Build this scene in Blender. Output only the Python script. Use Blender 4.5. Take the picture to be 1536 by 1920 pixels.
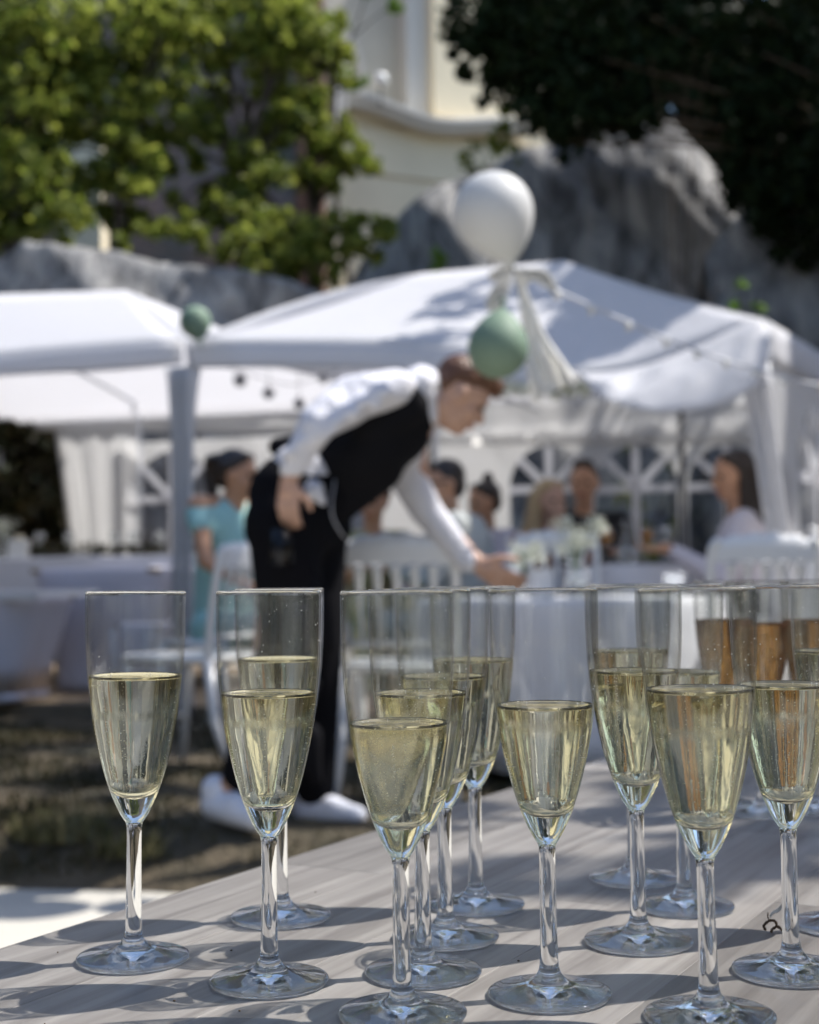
import bpy, bmesh, math, random
import numpy as np
from mathutils import Vector, Matrix, noise as mnoise
random.seed(7); rng = np.random.default_rng(7)
for o in list(bpy.data.objects): bpy.data.objects.remove(o)
sc = bpy.context.scene; COL = sc.collection
R = math.radians
# ------------------------------------------------------------------ camera, sky, sun, exposure
CAMZ = 0.75
PITCH = math.atan(122/2667); ROLL = 0.0105; FPX = 2667.0
fw = Vector((0, math.cos(PITCH), math.sin(PITCH))); up0 = Vector((0, -math.sin(PITCH), math.cos(PITCH))); r0 = Vector((1, 0, 0))
cr = r0*math.cos(ROLL) - up0*math.sin(ROLL); cu = up0*math.cos(ROLL) + r0*math.sin(ROLL)
cam = bpy.data.cameras.new('camera'); camo = bpy.data.objects.new('camera', cam); COL.objects.link(camo)
m = Matrix((cr, cu, -fw)).transposed().to_4x4(); m.translation = (0, 0, CAMZ); camo.matrix_world = m
cam.sensor_fit = 'VERTICAL'; cam.sensor_height = 36.0; cam.lens = 50.0; cam.clip_start = 0.05; cam.clip_end = 500
cam.dof.use_dof = True; cam.dof.focus_distance = 0.775; cam.dof.aperture_fstop = 7.6
sc.camera = camo
SUN_EL = 56.0
S = Vector((math.cos(R(SUN_EL))*0.972, math.cos(R(SUN_EL))*0.235, math.sin(R(SUN_EL)))).normalized()   # towards the sun
w = bpy.data.worlds.new('World'); sc.world = w; w.use_nodes = True
nt = w.node_tree; bg = nt.nodes['Background']
sky = nt.nodes.new('ShaderNodeTexSky'); sky.sky_type = 'NISHITA'; sky.sun_disc = False
sky.sun_elevation = R(SUN_EL); sky.sun_rotation = math.atan2(S.x, S.y); sky.altitude = 100; sky.air_density = 1.0; sky.dust_density = 1.0
nt.links.new(sky.outputs[0], bg.inputs[0]); bg.inputs[1].default_value = 0.15
sl = bpy.data.lights.new('sun', 'SUN'); sl.energy = 4.9; sl.angle = R(0.53); sl.cycles.is_caustics_light = True; sl.color = (1.0, 0.955, 0.89)
so = bpy.data.objects.new('sun', sl); COL.objects.link(so); so.rotation_euler = (-S).to_track_quat('-Z', 'Y').to_euler(); so.location = (6, 3, 9)
sc.view_settings.view_transform = 'Standard'; sc.view_settings.look = 'None'
sc.view_settings.exposure = 0.55; sc.view_settings.gamma = 1.0; sc.view_settings.use_curve_mapping = False
sc.render.engine = 'CYCLES'
cy = sc.cycles
cy.max_bounces = 18; cy.transmission_bounces = 16; cy.transparent_max_bounces = 40; cy.glossy_bounces = 6; cy.diffuse_bounces = 3
cy.use_denoising = True; cy.caustics_reflective = False; cy.caustics_refractive = True; cy.blur_glossy = 0.4
cy.sample_clamp_indirect = 14.0; cy.use_adaptive_sampling = True; cy.adaptive_threshold = 0.02

# ------------------------------------------------------------------ helpers
def ray(px, py):
    return fw + cr*((px-768)/FPX) + cu*((960-py)/FPX)
def W(px, py, d):                                  # the place at distance d (world y) seen at that spot of the photograph
    v = ray(px, py); return Vector((0, 0, CAMZ)) + v*(d/v.y)
def WZ(px, py, z):                                 # the place on the level z
    v = ray(px, py); return Vector((0, 0, CAMZ)) + v*((z-CAMZ)/v.z)
def WP(px, py, p0, dr):                            # the place on an upright plane through p0 along dr
    n = Vector((-dr[1], dr[0])); v = ray(px, py)
    t = (n.x*p0[0]+n.y*p0[1])/(n.x*v.x+n.y*v.y); return Vector((0, 0, CAMZ)) + v*t

def tag(o, label=None, cat=None, group=None, kind=None):
    if label: o['label'] = label
    if cat: o['category'] = cat
    if group: o['group'] = group
    if kind: o['kind'] = kind
    return o
def empty(name, loc=(0, 0, 0), label=None, cat=None, group=None, rz=0):
    o = bpy.data.objects.new(name, None); COL.objects.link(o); o.location = loc; o.rotation_euler = (0, 0, rz)
    o.empty_display_size = 0.1
    return tag(o, label, cat, group)
def kids(o): return [c for c in bpy.data.objects if c.parent == o]
def copy_tree(o, parent=None):
    c = o.copy(); COL.objects.link(c); c.parent = parent
    for ch in list(o.children): copy_tree(ch, c)
    return c

class MB:
    def __init__(s): s.v = []; s.f = []; s.sm = []
    def add(s, vs, fs, smooth=True):
        b = len(s.v); s.v.extend([tuple(v) for v in vs]); s.f.extend([tuple(b+i for i in f) for f in fs]); s.sm.extend([smooth]*len(fs)); return s
    def box(s, c, size, rz=0, M=None):
        x, y, z = [q/2 for q in size]
        vs = [Vector((sx*x, sy*y, sz*z)) for sx in (-1, 1) for sy in (-1, 1) for sz in (-1, 1)]
        if M is None: M = Matrix.Rotation(rz, 3, 'Z')
        vs = [M @ v + Vector(c) for v in vs]
        return s.add(vs, [(0, 1, 3, 2), (4, 6, 7, 5), (0, 4, 5, 1), (2, 3, 7, 6), (0, 2, 6, 4), (1, 5, 7, 3)], False)
    def tube(s, pts, rad, seg=10, cap=True):
        pts = [Vector(p) for p in pts]; n = len(pts)
        if not hasattr(rad, '__len__'): rad = [rad]*n
        vs = []; ref = Vector((0.31, 0.22, 0.93)).normalized()
        for i, p in enumerate(pts):
            t = (pts[min(i+1, n-1)]-pts[max(i-1, 0)]).normalized()
            a = t.cross(ref)
            if a.length < 0.05: a = t.cross(Vector((1, 0, 0)))
            a.normalize(); b = t.cross(a)
            for k in range(seg):
                an = 2*math.pi*k/seg; vs.append(p + (a*math.cos(an)+b*math.sin(an))*rad[i])
        fs = [(i*seg+k, i*seg+(k+1) % seg, (i+1)*seg+(k+1) % seg, (i+1)*seg+k) for i in range(n-1) for k in range(seg)]
        if cap: fs += [tuple(range(seg)), tuple(reversed(range((n-1)*seg, n*seg)))]
        return s.add(vs, fs)
    def lathe(s, prof, seg=32, c=(0, 0, 0), closed=False):
        vs = []; c = Vector(c); fs = []; idx = []
        for r, z in prof:
            if r < 1e-6: idx.append((len(vs), 1)); vs.append(c+Vector((0, 0, z)))
            else:
                idx.append((len(vs), seg)); vs += [c+Vector((r*math.cos(2*math.pi*k/seg), r*math.sin(2*math.pi*k/seg), z)) for k in range(seg)]
        pr = list(zip(idx, idx[1:])) + ([(idx[-1], idx[0])] if closed else [])
        for (a, na), (b, nb) in pr:
            for k in range(seg):
                k2 = (k+1) % seg
                if na == 1 and nb == 1: continue
                if na == 1: fs.append((a, b+k2, b+k))
                elif nb == 1: fs.append((a+k, a+k2, b))
                else: fs.append((a+k, a+k2, b+k2, b+k))
        return s.add(vs, fs)
    def ell(s, c, r, M=None, seg=16, rings=10):
        if not hasattr(r, '__len__'): r = (r, r, r)
        M = M or Matrix.Identity(3); c = Vector(c); vs = [c + M @ Vector((0, 0, r[2]))]; fs = []
        for i in range(1, rings):
            th = math.pi*i/rings
            for k in range(seg):
                ph = 2*math.pi*k/seg
                vs.append(c + M @ Vector((r[0]*math.sin(th)*math.cos(ph), r[1]*math.sin(th)*math.sin(ph), r[2]*math.cos(th))))
        vs.append(c + M @ Vector((0, 0, -r[2]))); L = len(vs)-1
        for k in range(seg):
            fs.append((0, 1+k, 1+(k+1) % seg)); fs.append((L, L-seg+(k+1) % seg, L-seg+k))
        for i in range(rings-2):
            for k in range(seg):
                a = 1+i*seg; fs.append((a+k, a+seg+k, a+seg+(k+1) % seg, a+(k+1) % seg))
        return s.add(vs, fs)
    def cap(s, p0, p1, r0_, r1_, seg=14):            # tapered limb with round ends
        p0 = Vector(p0); p1 = Vector(p1); n = 8; L = (p1-p0).length or 1e-4; t = (p1-p0)/L
        pts = [p0 - t*r0_*math.cos(a) for a in (0.25, 0.7, 1.15)]; rr = [r0_*math.sin(a) for a in (0.25, 0.7, 1.15)]
        for i in range(n+1): q = i/n; pts.append(p0.lerp(p1, q)); rr.append(r0_+(r1_-r0_)*q)
        pts += [p1 + t*r1_*math.cos(a) for a in (1.15, 0.7, 0.25)]; rr += [r1_*math.sin(a) for a in (1.15, 0.7, 0.25)]
        return s.tube(pts, rr, seg)
    def grid(s, P, smooth=True):                   # P[i][j] points
        n, k = len(P), len(P[0]); vs = [p for row in P for p in row]
        return s.add(vs, [(i*k+j, i*k+j+1, (i+1)*k+j+1, (i+1)*k+j) for i in range(n-1) for j in range(k-1)], smooth)
    def build(s, name, mat, parent=None, loc=None):
        me = bpy.data.meshes.new(name); me.from_pydata(s.v, [], s.f)
        me.polygons.foreach_set('use_smooth', s.sm); me.update()
        bm = bmesh.new(); bm.from_mesh(me); bmesh.ops.recalc_face_normals(bm, faces=bm.faces); bm.to_mesh(me); bm.free()
        return link(name, me, mat, parent, loc)
def link(name, me, mat, parent=None, loc=None):
    if mat: me.materials.append(mat)
    o = bpy.data.objects.new(name, me); COL.objects.link(o)
    if parent: o.parent = parent
    if loc is not None: o.location = loc
    return o
def thick(o, t, off=0):
    md = o.modifiers.new('solid', 'SOLIDIFY'); md.thickness = t; md.offset = off; return o
def bake(o):
    dg = bpy.context.evaluated_depsgraph_get(); dg.update()
    me = bpy.data.meshes.new_from_object(o.evaluated_get(dg)); o.modifiers.clear(); o.data = me; return o
def merged(o, vox, smooth=4):                        # grow one continuous skin over overlapping volumes
    md = o.modifiers.new('r', 'REMESH'); md.mode = 'VOXEL'; md.voxel_size = vox; md.use_smooth_shade = True
    ms = o.modifiers.new('s', 'SMOOTH'); ms.iterations = smooth; ms.factor = 0.5
    bake(o); o.data.polygons.foreach_set('use_smooth', [True]*len(o.data.polygons)); return o
def crom(pts, n=6):                                 # smooth curve through points
    P = [Vector(p) for p in pts]; out = []
    for i in range(len(P)-1):
        a = P[max(i-1, 0)]; b = P[i]; c = P[i+1]; d = P[min(i+2, len(P)-1)]
        for k in range(n):
            t = k/n; out.append(0.5*((2*b)+(c-a)*t+(2*a-5*b+4*c-d)*t*t+(3*b-a-3*c+d)*t**3))
    out.append(P[-1]); return out

# ------------------------------------------------------------------ materials
def mat(name, col, rough=0.6, bump=0, scale=20, var=0, vscale=6, col2=None, spec=0.5, metal=0, dist=0.01, stretch=None, trans=0):
    m = bpy.data.materials.new(name); m.use_nodes = True; n = m.node_tree; b = n.nodes['Principled BSDF']
    b.inputs['Base Color'].default_value = (*col, 1); b.inputs['Roughness'].default_value = rough
    b.inputs['Specular IOR Level'].default_value = spec; b.inputs['Metallic'].default_value = metal
    tc = n.nodes.new('ShaderNodeTexCoord'); mp = n.nodes.new('ShaderNodeMapping'); n.links.new(tc.outputs['Object'], mp.inputs[0])
    if stretch: mp.inputs['Scale'].default_value = stretch
    if col2 or var:
        t = n.nodes.new('ShaderNodeTexNoise'); t.inputs['Scale'].default_value = vscale; t.inputs['Detail'].default_value = 6
        n.links.new(mp.outputs[0], t.inputs[0])
        cr_ = n.nodes.new('ShaderNodeValToRGB'); cr_.color_ramp.elements[0].position = 0.35; cr_.color_ramp.elements[1].position = 0.65
        c2 = col2 or tuple(c*(1-var) for c in col)
        cr_.color_ramp.elements[0].color = (*c2, 1); cr_.color_ramp.elements[1].color = (*col, 1)
        n.links.new(t.outputs['Fac'], cr_.inputs[0]); n.links.new(cr_.outputs[0], b.inputs['Base Color'])
    if bump:
        t = n.nodes.new('ShaderNodeTexNoise'); t.inputs['Scale'].default_value = scale; t.inputs['Detail'].default_value = 8
        n.links.new(mp.outputs[0], t.inputs[0]); bp = n.nodes.new('ShaderNodeBump'); bp.inputs['Strength'].default_value = bump
        bp.inputs['Distance'].default_value = dist; n.links.new(t.outputs['Fac'], bp.inputs['Height']); n.links.new(bp.outputs[0], b.inputs['Normal'])
    if trans:
        tr = n.nodes.new('ShaderNodeBsdfTranslucent'); tr.inputs[0].default_value = (*col, 1); mx = n.nodes.new('ShaderNodeMixShader')
        mx.inputs[0].default_value = trans; n.links.new(b.outputs[0], mx.inputs[1]); n.links.new(tr.outputs[0], mx.inputs[2])
        n.links.new(mx.outputs[0], n.nodes['Material Output'].inputs[0])
        if col2 or var: n.links.new(cr_.outputs[0], tr.inputs[0])
    return m
def leafmat(name, a, b, trans=0.45, spec=0.35):
    m = bpy.data.materials.new(name); m.use_nodes = True; n = m.node_tree; p = n.nodes['Principled BSDF']
    p.inputs['Roughness'].default_value = 0.5; p.inputs['Specular IOR Level'].default_value = spec
    g = n.nodes.new('ShaderNodeNewGeometry'); r = n.nodes.new('ShaderNodeValToRGB')
    r.color_ramp.elements[0].color = (*a, 1); r.color_ramp.elements[1].color = (*b, 1); n.links.new(g.outputs['Random Per Island'], r.inputs[0])
    tr = n.nodes.new('ShaderNodeBsdfTranslucent'); mx = n.nodes.new('ShaderNodeMixShader'); mx.inputs[0].default_value = trans
    n.links.new(r.outputs[0], p.inputs['Base Color']); n.links.new(r.outputs[0], tr.inputs[0])
    n.links.new(p.outputs[0], mx.inputs[1]); n.links.new(tr.outputs[0], mx.inputs[2]); n.links.new(mx.outputs[0], n.nodes['Material Output'].inputs[0])
    return m
def glassmat(name, tint=(1, 1, 1), ior=1.5, clear_lo=None, streak=0, fixed=None, rough=0.0):
    """clear glass; clear_lo = list of (height, share that passes straight through) because a thin wall hardly bends light"""
    m = bpy.data.materials.new(name); m.use_nodes = True; n = m.node_tree; n.nodes.remove(n.nodes['Principled BSDF'])
    g = n.nodes.new('ShaderNodeBsdfGlass'); g.inputs['Color'].default_value = (*tint, 1); g.inputs['Roughness'].default_value = rough; g.inputs['IOR'].default_value = ior
    out = n.nodes['Material Output']
    if streak:
        tc = n.nodes.new('ShaderNodeTexCoord'); mp = n.nodes.new('ShaderNodeMapping'); mp.inputs['Scale'].default_value = (1, 1, 0.035)
        t = n.nodes.new('ShaderNodeTexNoise'); t.inputs['Scale'].default_value = 260; t.inputs['Detail'].default_value = 3
        bp = n.nodes.new('ShaderNodeBump'); bp.inputs['Strength'].default_value = streak; bp.inputs['Distance'].default_value = 0.0006
        n.links.new(tc.outputs['Object'], mp.inputs[0]); n.links.new(mp.outputs[0], t.inputs[0]); n.links.new(t.outputs['Fac'], bp.inputs['Height']); n.links.new(bp.outputs[0], g.inputs['Normal'])
    if clear_lo or fixed:
        tr = n.nodes.new('ShaderNodeBsdfTransparent'); tr.inputs[0].default_value = (*tint, 1)
        gn = n.nodes.new('ShaderNodeNewGeometry'); ii = n.nodes.new('ShaderNodeMapRange'); ii.inputs[3].default_value = 1.45; ii.inputs[4].default_value = 1/1.45
        fr = n.nodes.new('ShaderNodeFresnel'); n.links.new(gn.outputs['Backfacing'], ii.inputs[0]); n.links.new(ii.outputs[0], fr.inputs[0])
        gy = n.nodes.new('ShaderNodeBsdfGlossy'); gy.inputs['Roughness'].default_value = 0.035; thin = n.nodes.new('ShaderNodeMixShader')
        n.links.new(fr.outputs[0], thin.inputs[0]); n.links.new(tr.outputs[0], thin.inputs[1]); n.links.new(gy.outputs[0], thin.inputs[2])
        mul = n.nodes.new('ShaderNodeMath'); mul.operation = 'MULTIPLY'; mul.inputs[0].default_value = 1.0
        if clear_lo:
            tc2 = n.nodes.new('ShaderNodeTexCoord'); sp = n.nodes.new('ShaderNodeSeparateXYZ'); n.links.new(tc2.outputs['Object'], sp.inputs[0])
            dv = n.nodes.new('ShaderNodeMath'); dv.operation = 'DIVIDE'; dv.inputs[1].default_value = 0.22; n.links.new(sp.outputs[2], dv.inputs[0])
            cm = n.nodes.new('ShaderNodeValToRGB'); e = cm.color_ramp.elements
            while len(e) > 1: e.remove(e[0])
            for i, (z, q) in enumerate(clear_lo):
                x = e[0] if i == 0 else e.new(z/0.22)
                x.position = z/0.22; x.color = (q, q, q, 1)
            n.links.new(dv.outputs[0], cm.inputs[0]); n.links.new(cm.outputs[0], mul.inputs[1])
        else: mul.inputs[1].default_value = fixed
        mx = n.nodes.new('ShaderNodeMixShader'); n.links.new(mul.outputs[0], mx.inputs[0]); n.links.new(g.outputs[0], mx.inputs[1]); n.links.new(thin.outputs[0], mx.inputs[2])
        n.links.new(mx.outputs[0], out.inputs[0])
    else: n.links.new(g.outputs[0], out.inputs[0])
    return m

M = dict(
    lawn=mat('lawn', (0.125, 0.096, 0.062), 0.95, 0.9, 40, col2=(0.030, 0.028, 0.015), vscale=2.6, dist=0.03),
    patio=mat('patio', (0.50, 0.475, 0.42), 0.85, 0.3, 60, var=0.12, vscale=3),
    hill=mat('hill', (0.04, 0.05, 0.025), 0.95, 0.8, 4, var=0.4, vscale=0.8, dist=0.3),
    deck=mat('deck', (0.34, 0.25, 0.16), 0.7, 0.2, 30, var=0.3, vscale=4),
    tent=mat('tent_fabric', (0.90, 0.90, 0.92), 0.6, 0.25, 5, trans=0.6, dist=0.02),
    tentin=mat('tent_wall_fabric', (0.90, 0.90, 0.90), 0.6, 0.35, 4, trans=0.8, dist=0.03, stretch=(1, 1, 0.25)),
    pole=mat('white_metal', (0.6, 0.62, 0.66), 0.4),
    dark=mat('dark_strap', (0.03, 0.03, 0.035), 0.7),
    cloth=mat('tablecloth', (0.80, 0.79, 0.83), 0.75, 0.3, 8, trans=0.08, dist=0.02),
    stretch=mat('stretch_cover', (0.70, 0.68, 0.76), 0.7, 0.2, 6, dist=0.01),
    chair=mat('white_resin', (0.80, 0.80, 0.80), 0.18, 0.05, 30, spec=0.6),
    shirt=mat('white_shirt', (0.80, 0.80, 0.86), 0.8, 0.9, 9, trans=0.12, dist=0.05),
    vest=mat('black_vest', (0.008, 0.008, 0.010), 0.9, 0.3, 20, spec=.12),
    trousers=mat('black_trousers', (0.006, 0.006, 0.008), 0.9, 0.4, 10, dist=0.02, spec=.1),
    shoe=mat('white_shoe', (0.68, 0.70, 0.78), 0.6, 0.4, 30),
    skin=mat('skin', (0.56, 0.34, 0.25), 0.5, 0.1, 60, var=0.12, vscale=12),
    skin2=mat('tanned_skin', (0.56, 0.30, 0.18), 0.5, 0.1, 60, var=0.12, vscale=12),
    brown=mat('brown_hair', (0.12, 0.052, 0.026), 0.45, 0.8, 60, dist=0.01, stretch=(1, 1, 0.2)),
    darkhair=mat('dark_hair', (0.028, 0.017, 0.012), 0.4, 0.8, 60, dist=0.01),
    blond=mat('blonde_hair', (0.50, 0.36, 0.20), 0.5, 0.8, 60, dist=0.01, stretch=(1, 1, 0.2)),
    teal=mat('teal_fabric', (0.33, 0.58, 0.57), 0.7, 0.6, 12, dist=0.02),
    grey=mat('grey_jacket', (0.42, 0.44, 0.43), 0.8, 0.4, 12, dist=0.02),
    black=mat('black_top', (0.01, 0.01, 0.012), 0.8, 0.3, 12),
    offwhite=mat('white_blouse', (0.62, 0.58, 0.64), 0.75, 0.5, 12, dist=0.02),
    floral=mat('floral_fabric', (0.62, 0.50, 0.30), 0.8, 0.4, 20, col2=(0.20, 0.23, 0.12), vscale=22),
    lip=mat('lips', (0.40, 0.13, 0.10), 0.4), eye=mat('dark_eye', (0.02, 0.015, 0.01), 0.15),
    lens=mat('sunglass_lens', (0.01, 0.01, 0.012), 0.1),
    rock=mat('rock', (0.30, 0.30, 0.31), 0.92, 1.0, 2.6, col2=(0.15, 0.15, 0.16), vscale=1.4, dist=0.25, stretch=(1, 1, 0.7)),
    cream=mat('cream_render', (0.86, 0.76, 0.56), 0.9, 0.2, 6, var=0.08, vscale=1.5),
    creamshade=mat('shaded_cream_render', (0.56, 0.53, 0.46), 0.9, 0.2, 6, var=0.1, vscale=1.5),  # shade of the upper recess put into the wall colour
    ochre=mat('ochre_trim', (0.46, 0.33, 0.14), 0.8), trim=mat('pale_trim', (0.66, 0.64, 0.60), 0.8),
    pink=mat('faded_pink_render', (0.26, 0.18, 0.16), 0.9, 0.4, 3, col2=(0.13, 0.13, 0.13), vscale=0.9),
    bark=mat('bark', (0.10, 0.075, 0.055), 0.95, 1.0, 14, var=0.5, vscale=5, dist=0.05, stretch=(1, 1, 0.2)),
    leaf=leafmat('sunny_leaf', (0.07, 0.115, 0.014), (0.37, 0.40, 0.08), .6),
    leafb=leafmat('bright_leaf', (0.10, 0.20, 0.02), (0.22, 0.34, 0.05)),
    leafd=leafmat('shaded_leaf', (0.010, 0.018, 0.008), (0.020, 0.030, 0.010), 0.08, 0.05),  # tree's own shade painted in as near-black leaf colour
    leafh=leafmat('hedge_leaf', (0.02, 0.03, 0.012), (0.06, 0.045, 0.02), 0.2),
    grass=leafmat('grass_blade', (0.022, 0.028, 0.010), (0.085, 0.068, 0.034), 0.25),
    weed=leafmat('weed_blade', (0.07, 0.08, 0.03), (0.24, 0.21, 0.11), 0.3),
    floret=leafmat('white_floret', (0.62, 0.64, 0.50), (0.82, 0.82, 0.74), 0.3),
    stalk=mat('green_stalk', (0.10, 0.16, 0.05), 0.7),
    balloonw=mat('white_balloon', (0.74, 0.74, 0.73), 0.5, 0, trans=0.22, spec=0.3),
    balloong=mat('green_balloon', (0.19, 0.27, 0.20), 0.6, 0, spec=0.25),
    rubber=mat('knot', (0.55, 0.55, 0.52), 0.5),
    tulle=mat('tulle', (0.90, 0.89, 0.86), 0.9, 0.4, 18, trans=0.5, dist=0.03, stretch=(1, 1, 0.15)),
    cordw=mat('white_cord', (0.62, 0.64, 0.70), 0.6),
    lantern=mat('grey_lantern', (0.30, 0.30, 0.33), 0.8, 0.4, 40, trans=0.2),
    ceramic=mat('white_ceramic', (0.78, 0.77, 0.74), 0.25),
    juice=mat('orange_juice', (0.75, 0.33, 0.02), 0.3, trans=0.4),
    twig=mat('dry_twig', (0.09, 0.055, 0.03), 0.9, 0.8, 400, dist=0.001), dryleaf=mat('dry_petal', (0.62, 0.55, 0.45), 0.8),
    rug=mat('timber_edge', (0.20, 0.15, 0.10), 0.8, 0.3, 20, var=0.3),
    film=glassmat('window_film', (0.93, 0.94, 0.97), 1.3, fixed=0.9),
)
# glass, wine
GL = glassmat('flute_glass', (0.997, 1.0, 0.997), 1.5, clear_lo=[(0, 0.2), (0.0042, 0.2), (0.0062, 0.0), (0.075, 0.0), (0.140, 0.0), (0.146, 0.97), (0.2125, 0.97), (0.2142, 0.0)], streak=0.06, rough=0.006)
def winemat(name, tint, thru):
    return glassmat(name, tint, 1.335, fixed=thru)
WINE = winemat('sparkling_wine', (0.995, 0.965, 0.83), None)
ROSE = winemat('rose_wine', (0.86, 0.60, 0.29), 0.12)
BUB = mat('bubble', (0.95, 0.95, 0.88), 0.1)
def rockmat():
    m = mat('streaked_rock', (0.3, 0.3, 0.31), 0.93, 0, 3); n = m.node_tree; b = n.nodes['Principled BSDF']
    tc = n.nodes.new('ShaderNodeTexCoord'); mp = n.nodes.new('ShaderNodeMapping'); mp.inputs['Rotation'].default_value = (0, R(-38), 0); mp.inputs['Scale'].default_value = (2.2, 1.2, 0.85)
    t = n.nodes.new('ShaderNodeTexNoise'); t.inputs['Scale'].default_value = 1.6; t.inputs['Detail'].default_value = 9; t.inputs['Roughness'].default_value = .68; t.inputs['Distortion'].default_value = .8
    n.links.new(tc.outputs['Object'], mp.inputs[0]); n.links.new(mp.outputs[0], t.inputs[0])
    c = n.nodes.new('ShaderNodeValToRGB'); e = c.color_ramp.elements; e[0].position = .36; e[0].color = (.12, .118, .118, 1); e[1].position = .64; e[1].color = (.52, .50, .47, 1); x = e.new(.5); x.color = (.31, .305, .30, 1)
    n.links.new(t.outputs['Fac'], c.inputs[0]); n.links.new(c.outputs[0], b.inputs['Base Color'])
    bp = n.nodes.new('ShaderNodeBump'); bp.inputs['Strength'].default_value = 1; bp.inputs['Distance'].default_value = .16; n.links.new(t.outputs['Fac'], bp.inputs['Height']); n.links.new(bp.outputs[0], b.inputs['Normal'])
    return m
M['rock'] = rockmat()
# wood of the tabletop: grain along local x, every stave its own tone
def woodmat():
    m = bpy.data.materials.new('greyed_wood'); m.use_nodes = True; n = m.node_tree; b = n.nodes['Principled BSDF']
    oi = n.nodes.new('ShaderNodeObjectInfo'); tc = n.nodes.new('ShaderNodeTexCoord'); mp = n.nodes.new('ShaderNodeMapping')
    mp.inputs['Scale'].default_value = (2.2, 46, 46); cmb = n.nodes.new('ShaderNodeCombineXYZ')
    ml = n.nodes.new('ShaderNodeMath'); ml.operation = 'MULTIPLY'; ml.inputs[1].default_value = 40; n.links.new(oi.outputs['Random'], ml.inputs[0])
    for k in range(3): n.links.new(ml.outputs[0], cmb.inputs[k])
    ad = n.nodes.new('ShaderNodeVectorMath'); n.links.new(tc.outputs['Object'], mp.inputs[0]); n.links.new(mp.outputs[0], ad.inputs[0]); n.links.new(cmb.outputs[0], ad.inputs[1])
    t = n.nodes.new('ShaderNodeTexNoise'); t.inputs['Scale'].default_value = 1.3; t.inputs['Detail'].default_value = 9; t.inputs['Roughness'].default_value = 0.62; t.inputs['Distortion'].default_value = 0.6
    n.links.new(ad.outputs[0], t.inputs[0])
    r = n.nodes.new('ShaderNodeValToRGB'); e = r.color_ramp.elements; e[0].position = 0.3; e[0].color = (0.150, 0.136, 0.126, 1); e[1].position = 0.72; e[1].color = (0.345, 0.325, 0.302, 1)
    n.links.new(t.outputs['Fac'], r.inputs[0])
    v = n.nodes.new('ShaderNodeMapRange'); v.inputs[3].default_value = 0.66; v.inputs[4].default_value = 1.18; n.links.new(oi.outputs['Random'], v.inputs[0])
    t2 = n.nodes.new('ShaderNodeTexNoise'); t2.inputs['Scale'].default_value = 9; t2.inputs['Detail'].default_value = 5; n.links.new(tc.outputs['Object'], t2.inputs[0])
    v2 = n.nodes.new('ShaderNodeMapRange'); v2.inputs[1].default_value = 0.3; v2.inputs[2].default_value = 0.7; v2.inputs[3].default_value = 0.9; v2.inputs[4].default_value = 1.06; n.links.new(t2.outputs['Fac'], v2.inputs[0])
    mm = n.nodes.new('ShaderNodeMath'); mm.operation = 'MULTIPLY'; n.links.new(v.outputs[0], mm.inputs[0]); n.links.new(v2.outputs[0], mm.inputs[1])
    mc = n.nodes.new('ShaderNodeMix'); mc.data_type = 'RGBA'; mc.blend_type = 'MULTIPLY'; mc.inputs[0].default_value = 1
    n.links.new(r.outputs[0], mc.inputs[6]); n.links.new(mm.outputs[0], mc.inputs[7]); n.links.new(mc.outputs[2], b.inputs['Base Color'])
    b.inputs['Roughness'].default_value = 0.38; b.inputs['Specular IOR Level'].default_value = 0.45
    bp = n.nodes.new('ShaderNodeBump'); bp.inputs['Strength'].default_value = 0.35; bp.inputs['Distance'].default_value = 0.0006
    n.links.new(t.outputs['Fac'], bp.inputs['Height']); n.links.new(bp.outputs[0], b.inputs['Normal'])
    return m
WOOD = woodmat()

# ------------------------------------------------------------------ ground
DECKZ = 0.08
def ground_z(x, y):
    t = min(max((y-3.95-0.05*math.sin(x*3))/0.35, 0), 1); t = t*t*(3-2*t)
    return -0.16 + 0.16*t
xs = [-60, -30, -15, -8] + [-5+0.12*i for i in range(84)] + [8, 15, 30, 60]
ys = [-20, -8, -2, 1, 2.5] + [3.4+0.1*i for i in range(56)] + [10, 12, 16, 24, 40, 90]
g = MB().grid([[Vector((x, y, ground_z(x, y)+(0.03*mnoise.noise(Vector((x*2.5, y*2.5, 0)))-0.0 if 3.9 < y < 9 else 0))) for x in xs] for y in ys])
tag(g.build('lawn', M['lawn']), kind='structure')
pat = MB(); 
edge = crom([(-6, 4.38, 0), (-3, 4.30, 0), (-1.6, 4.22, 0), (-1.15, 4.20, 0), (-0.85, 4.05, 0), (-.5, 3.95, 0), (0, 3.9, 0), (2, 3.9, 0), (6, 3.95, 0)], 8)
pat.grid([[Vector((p.x, -1.5, -0.12)) for p in edge], [Vector((p.x, p.y, -0.12)) for p in edge], [Vector((p.x, p.y, -0.22)) for p in edge]], False)
tag(pat.build('patio', M['patio']), kind='structure')

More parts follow.
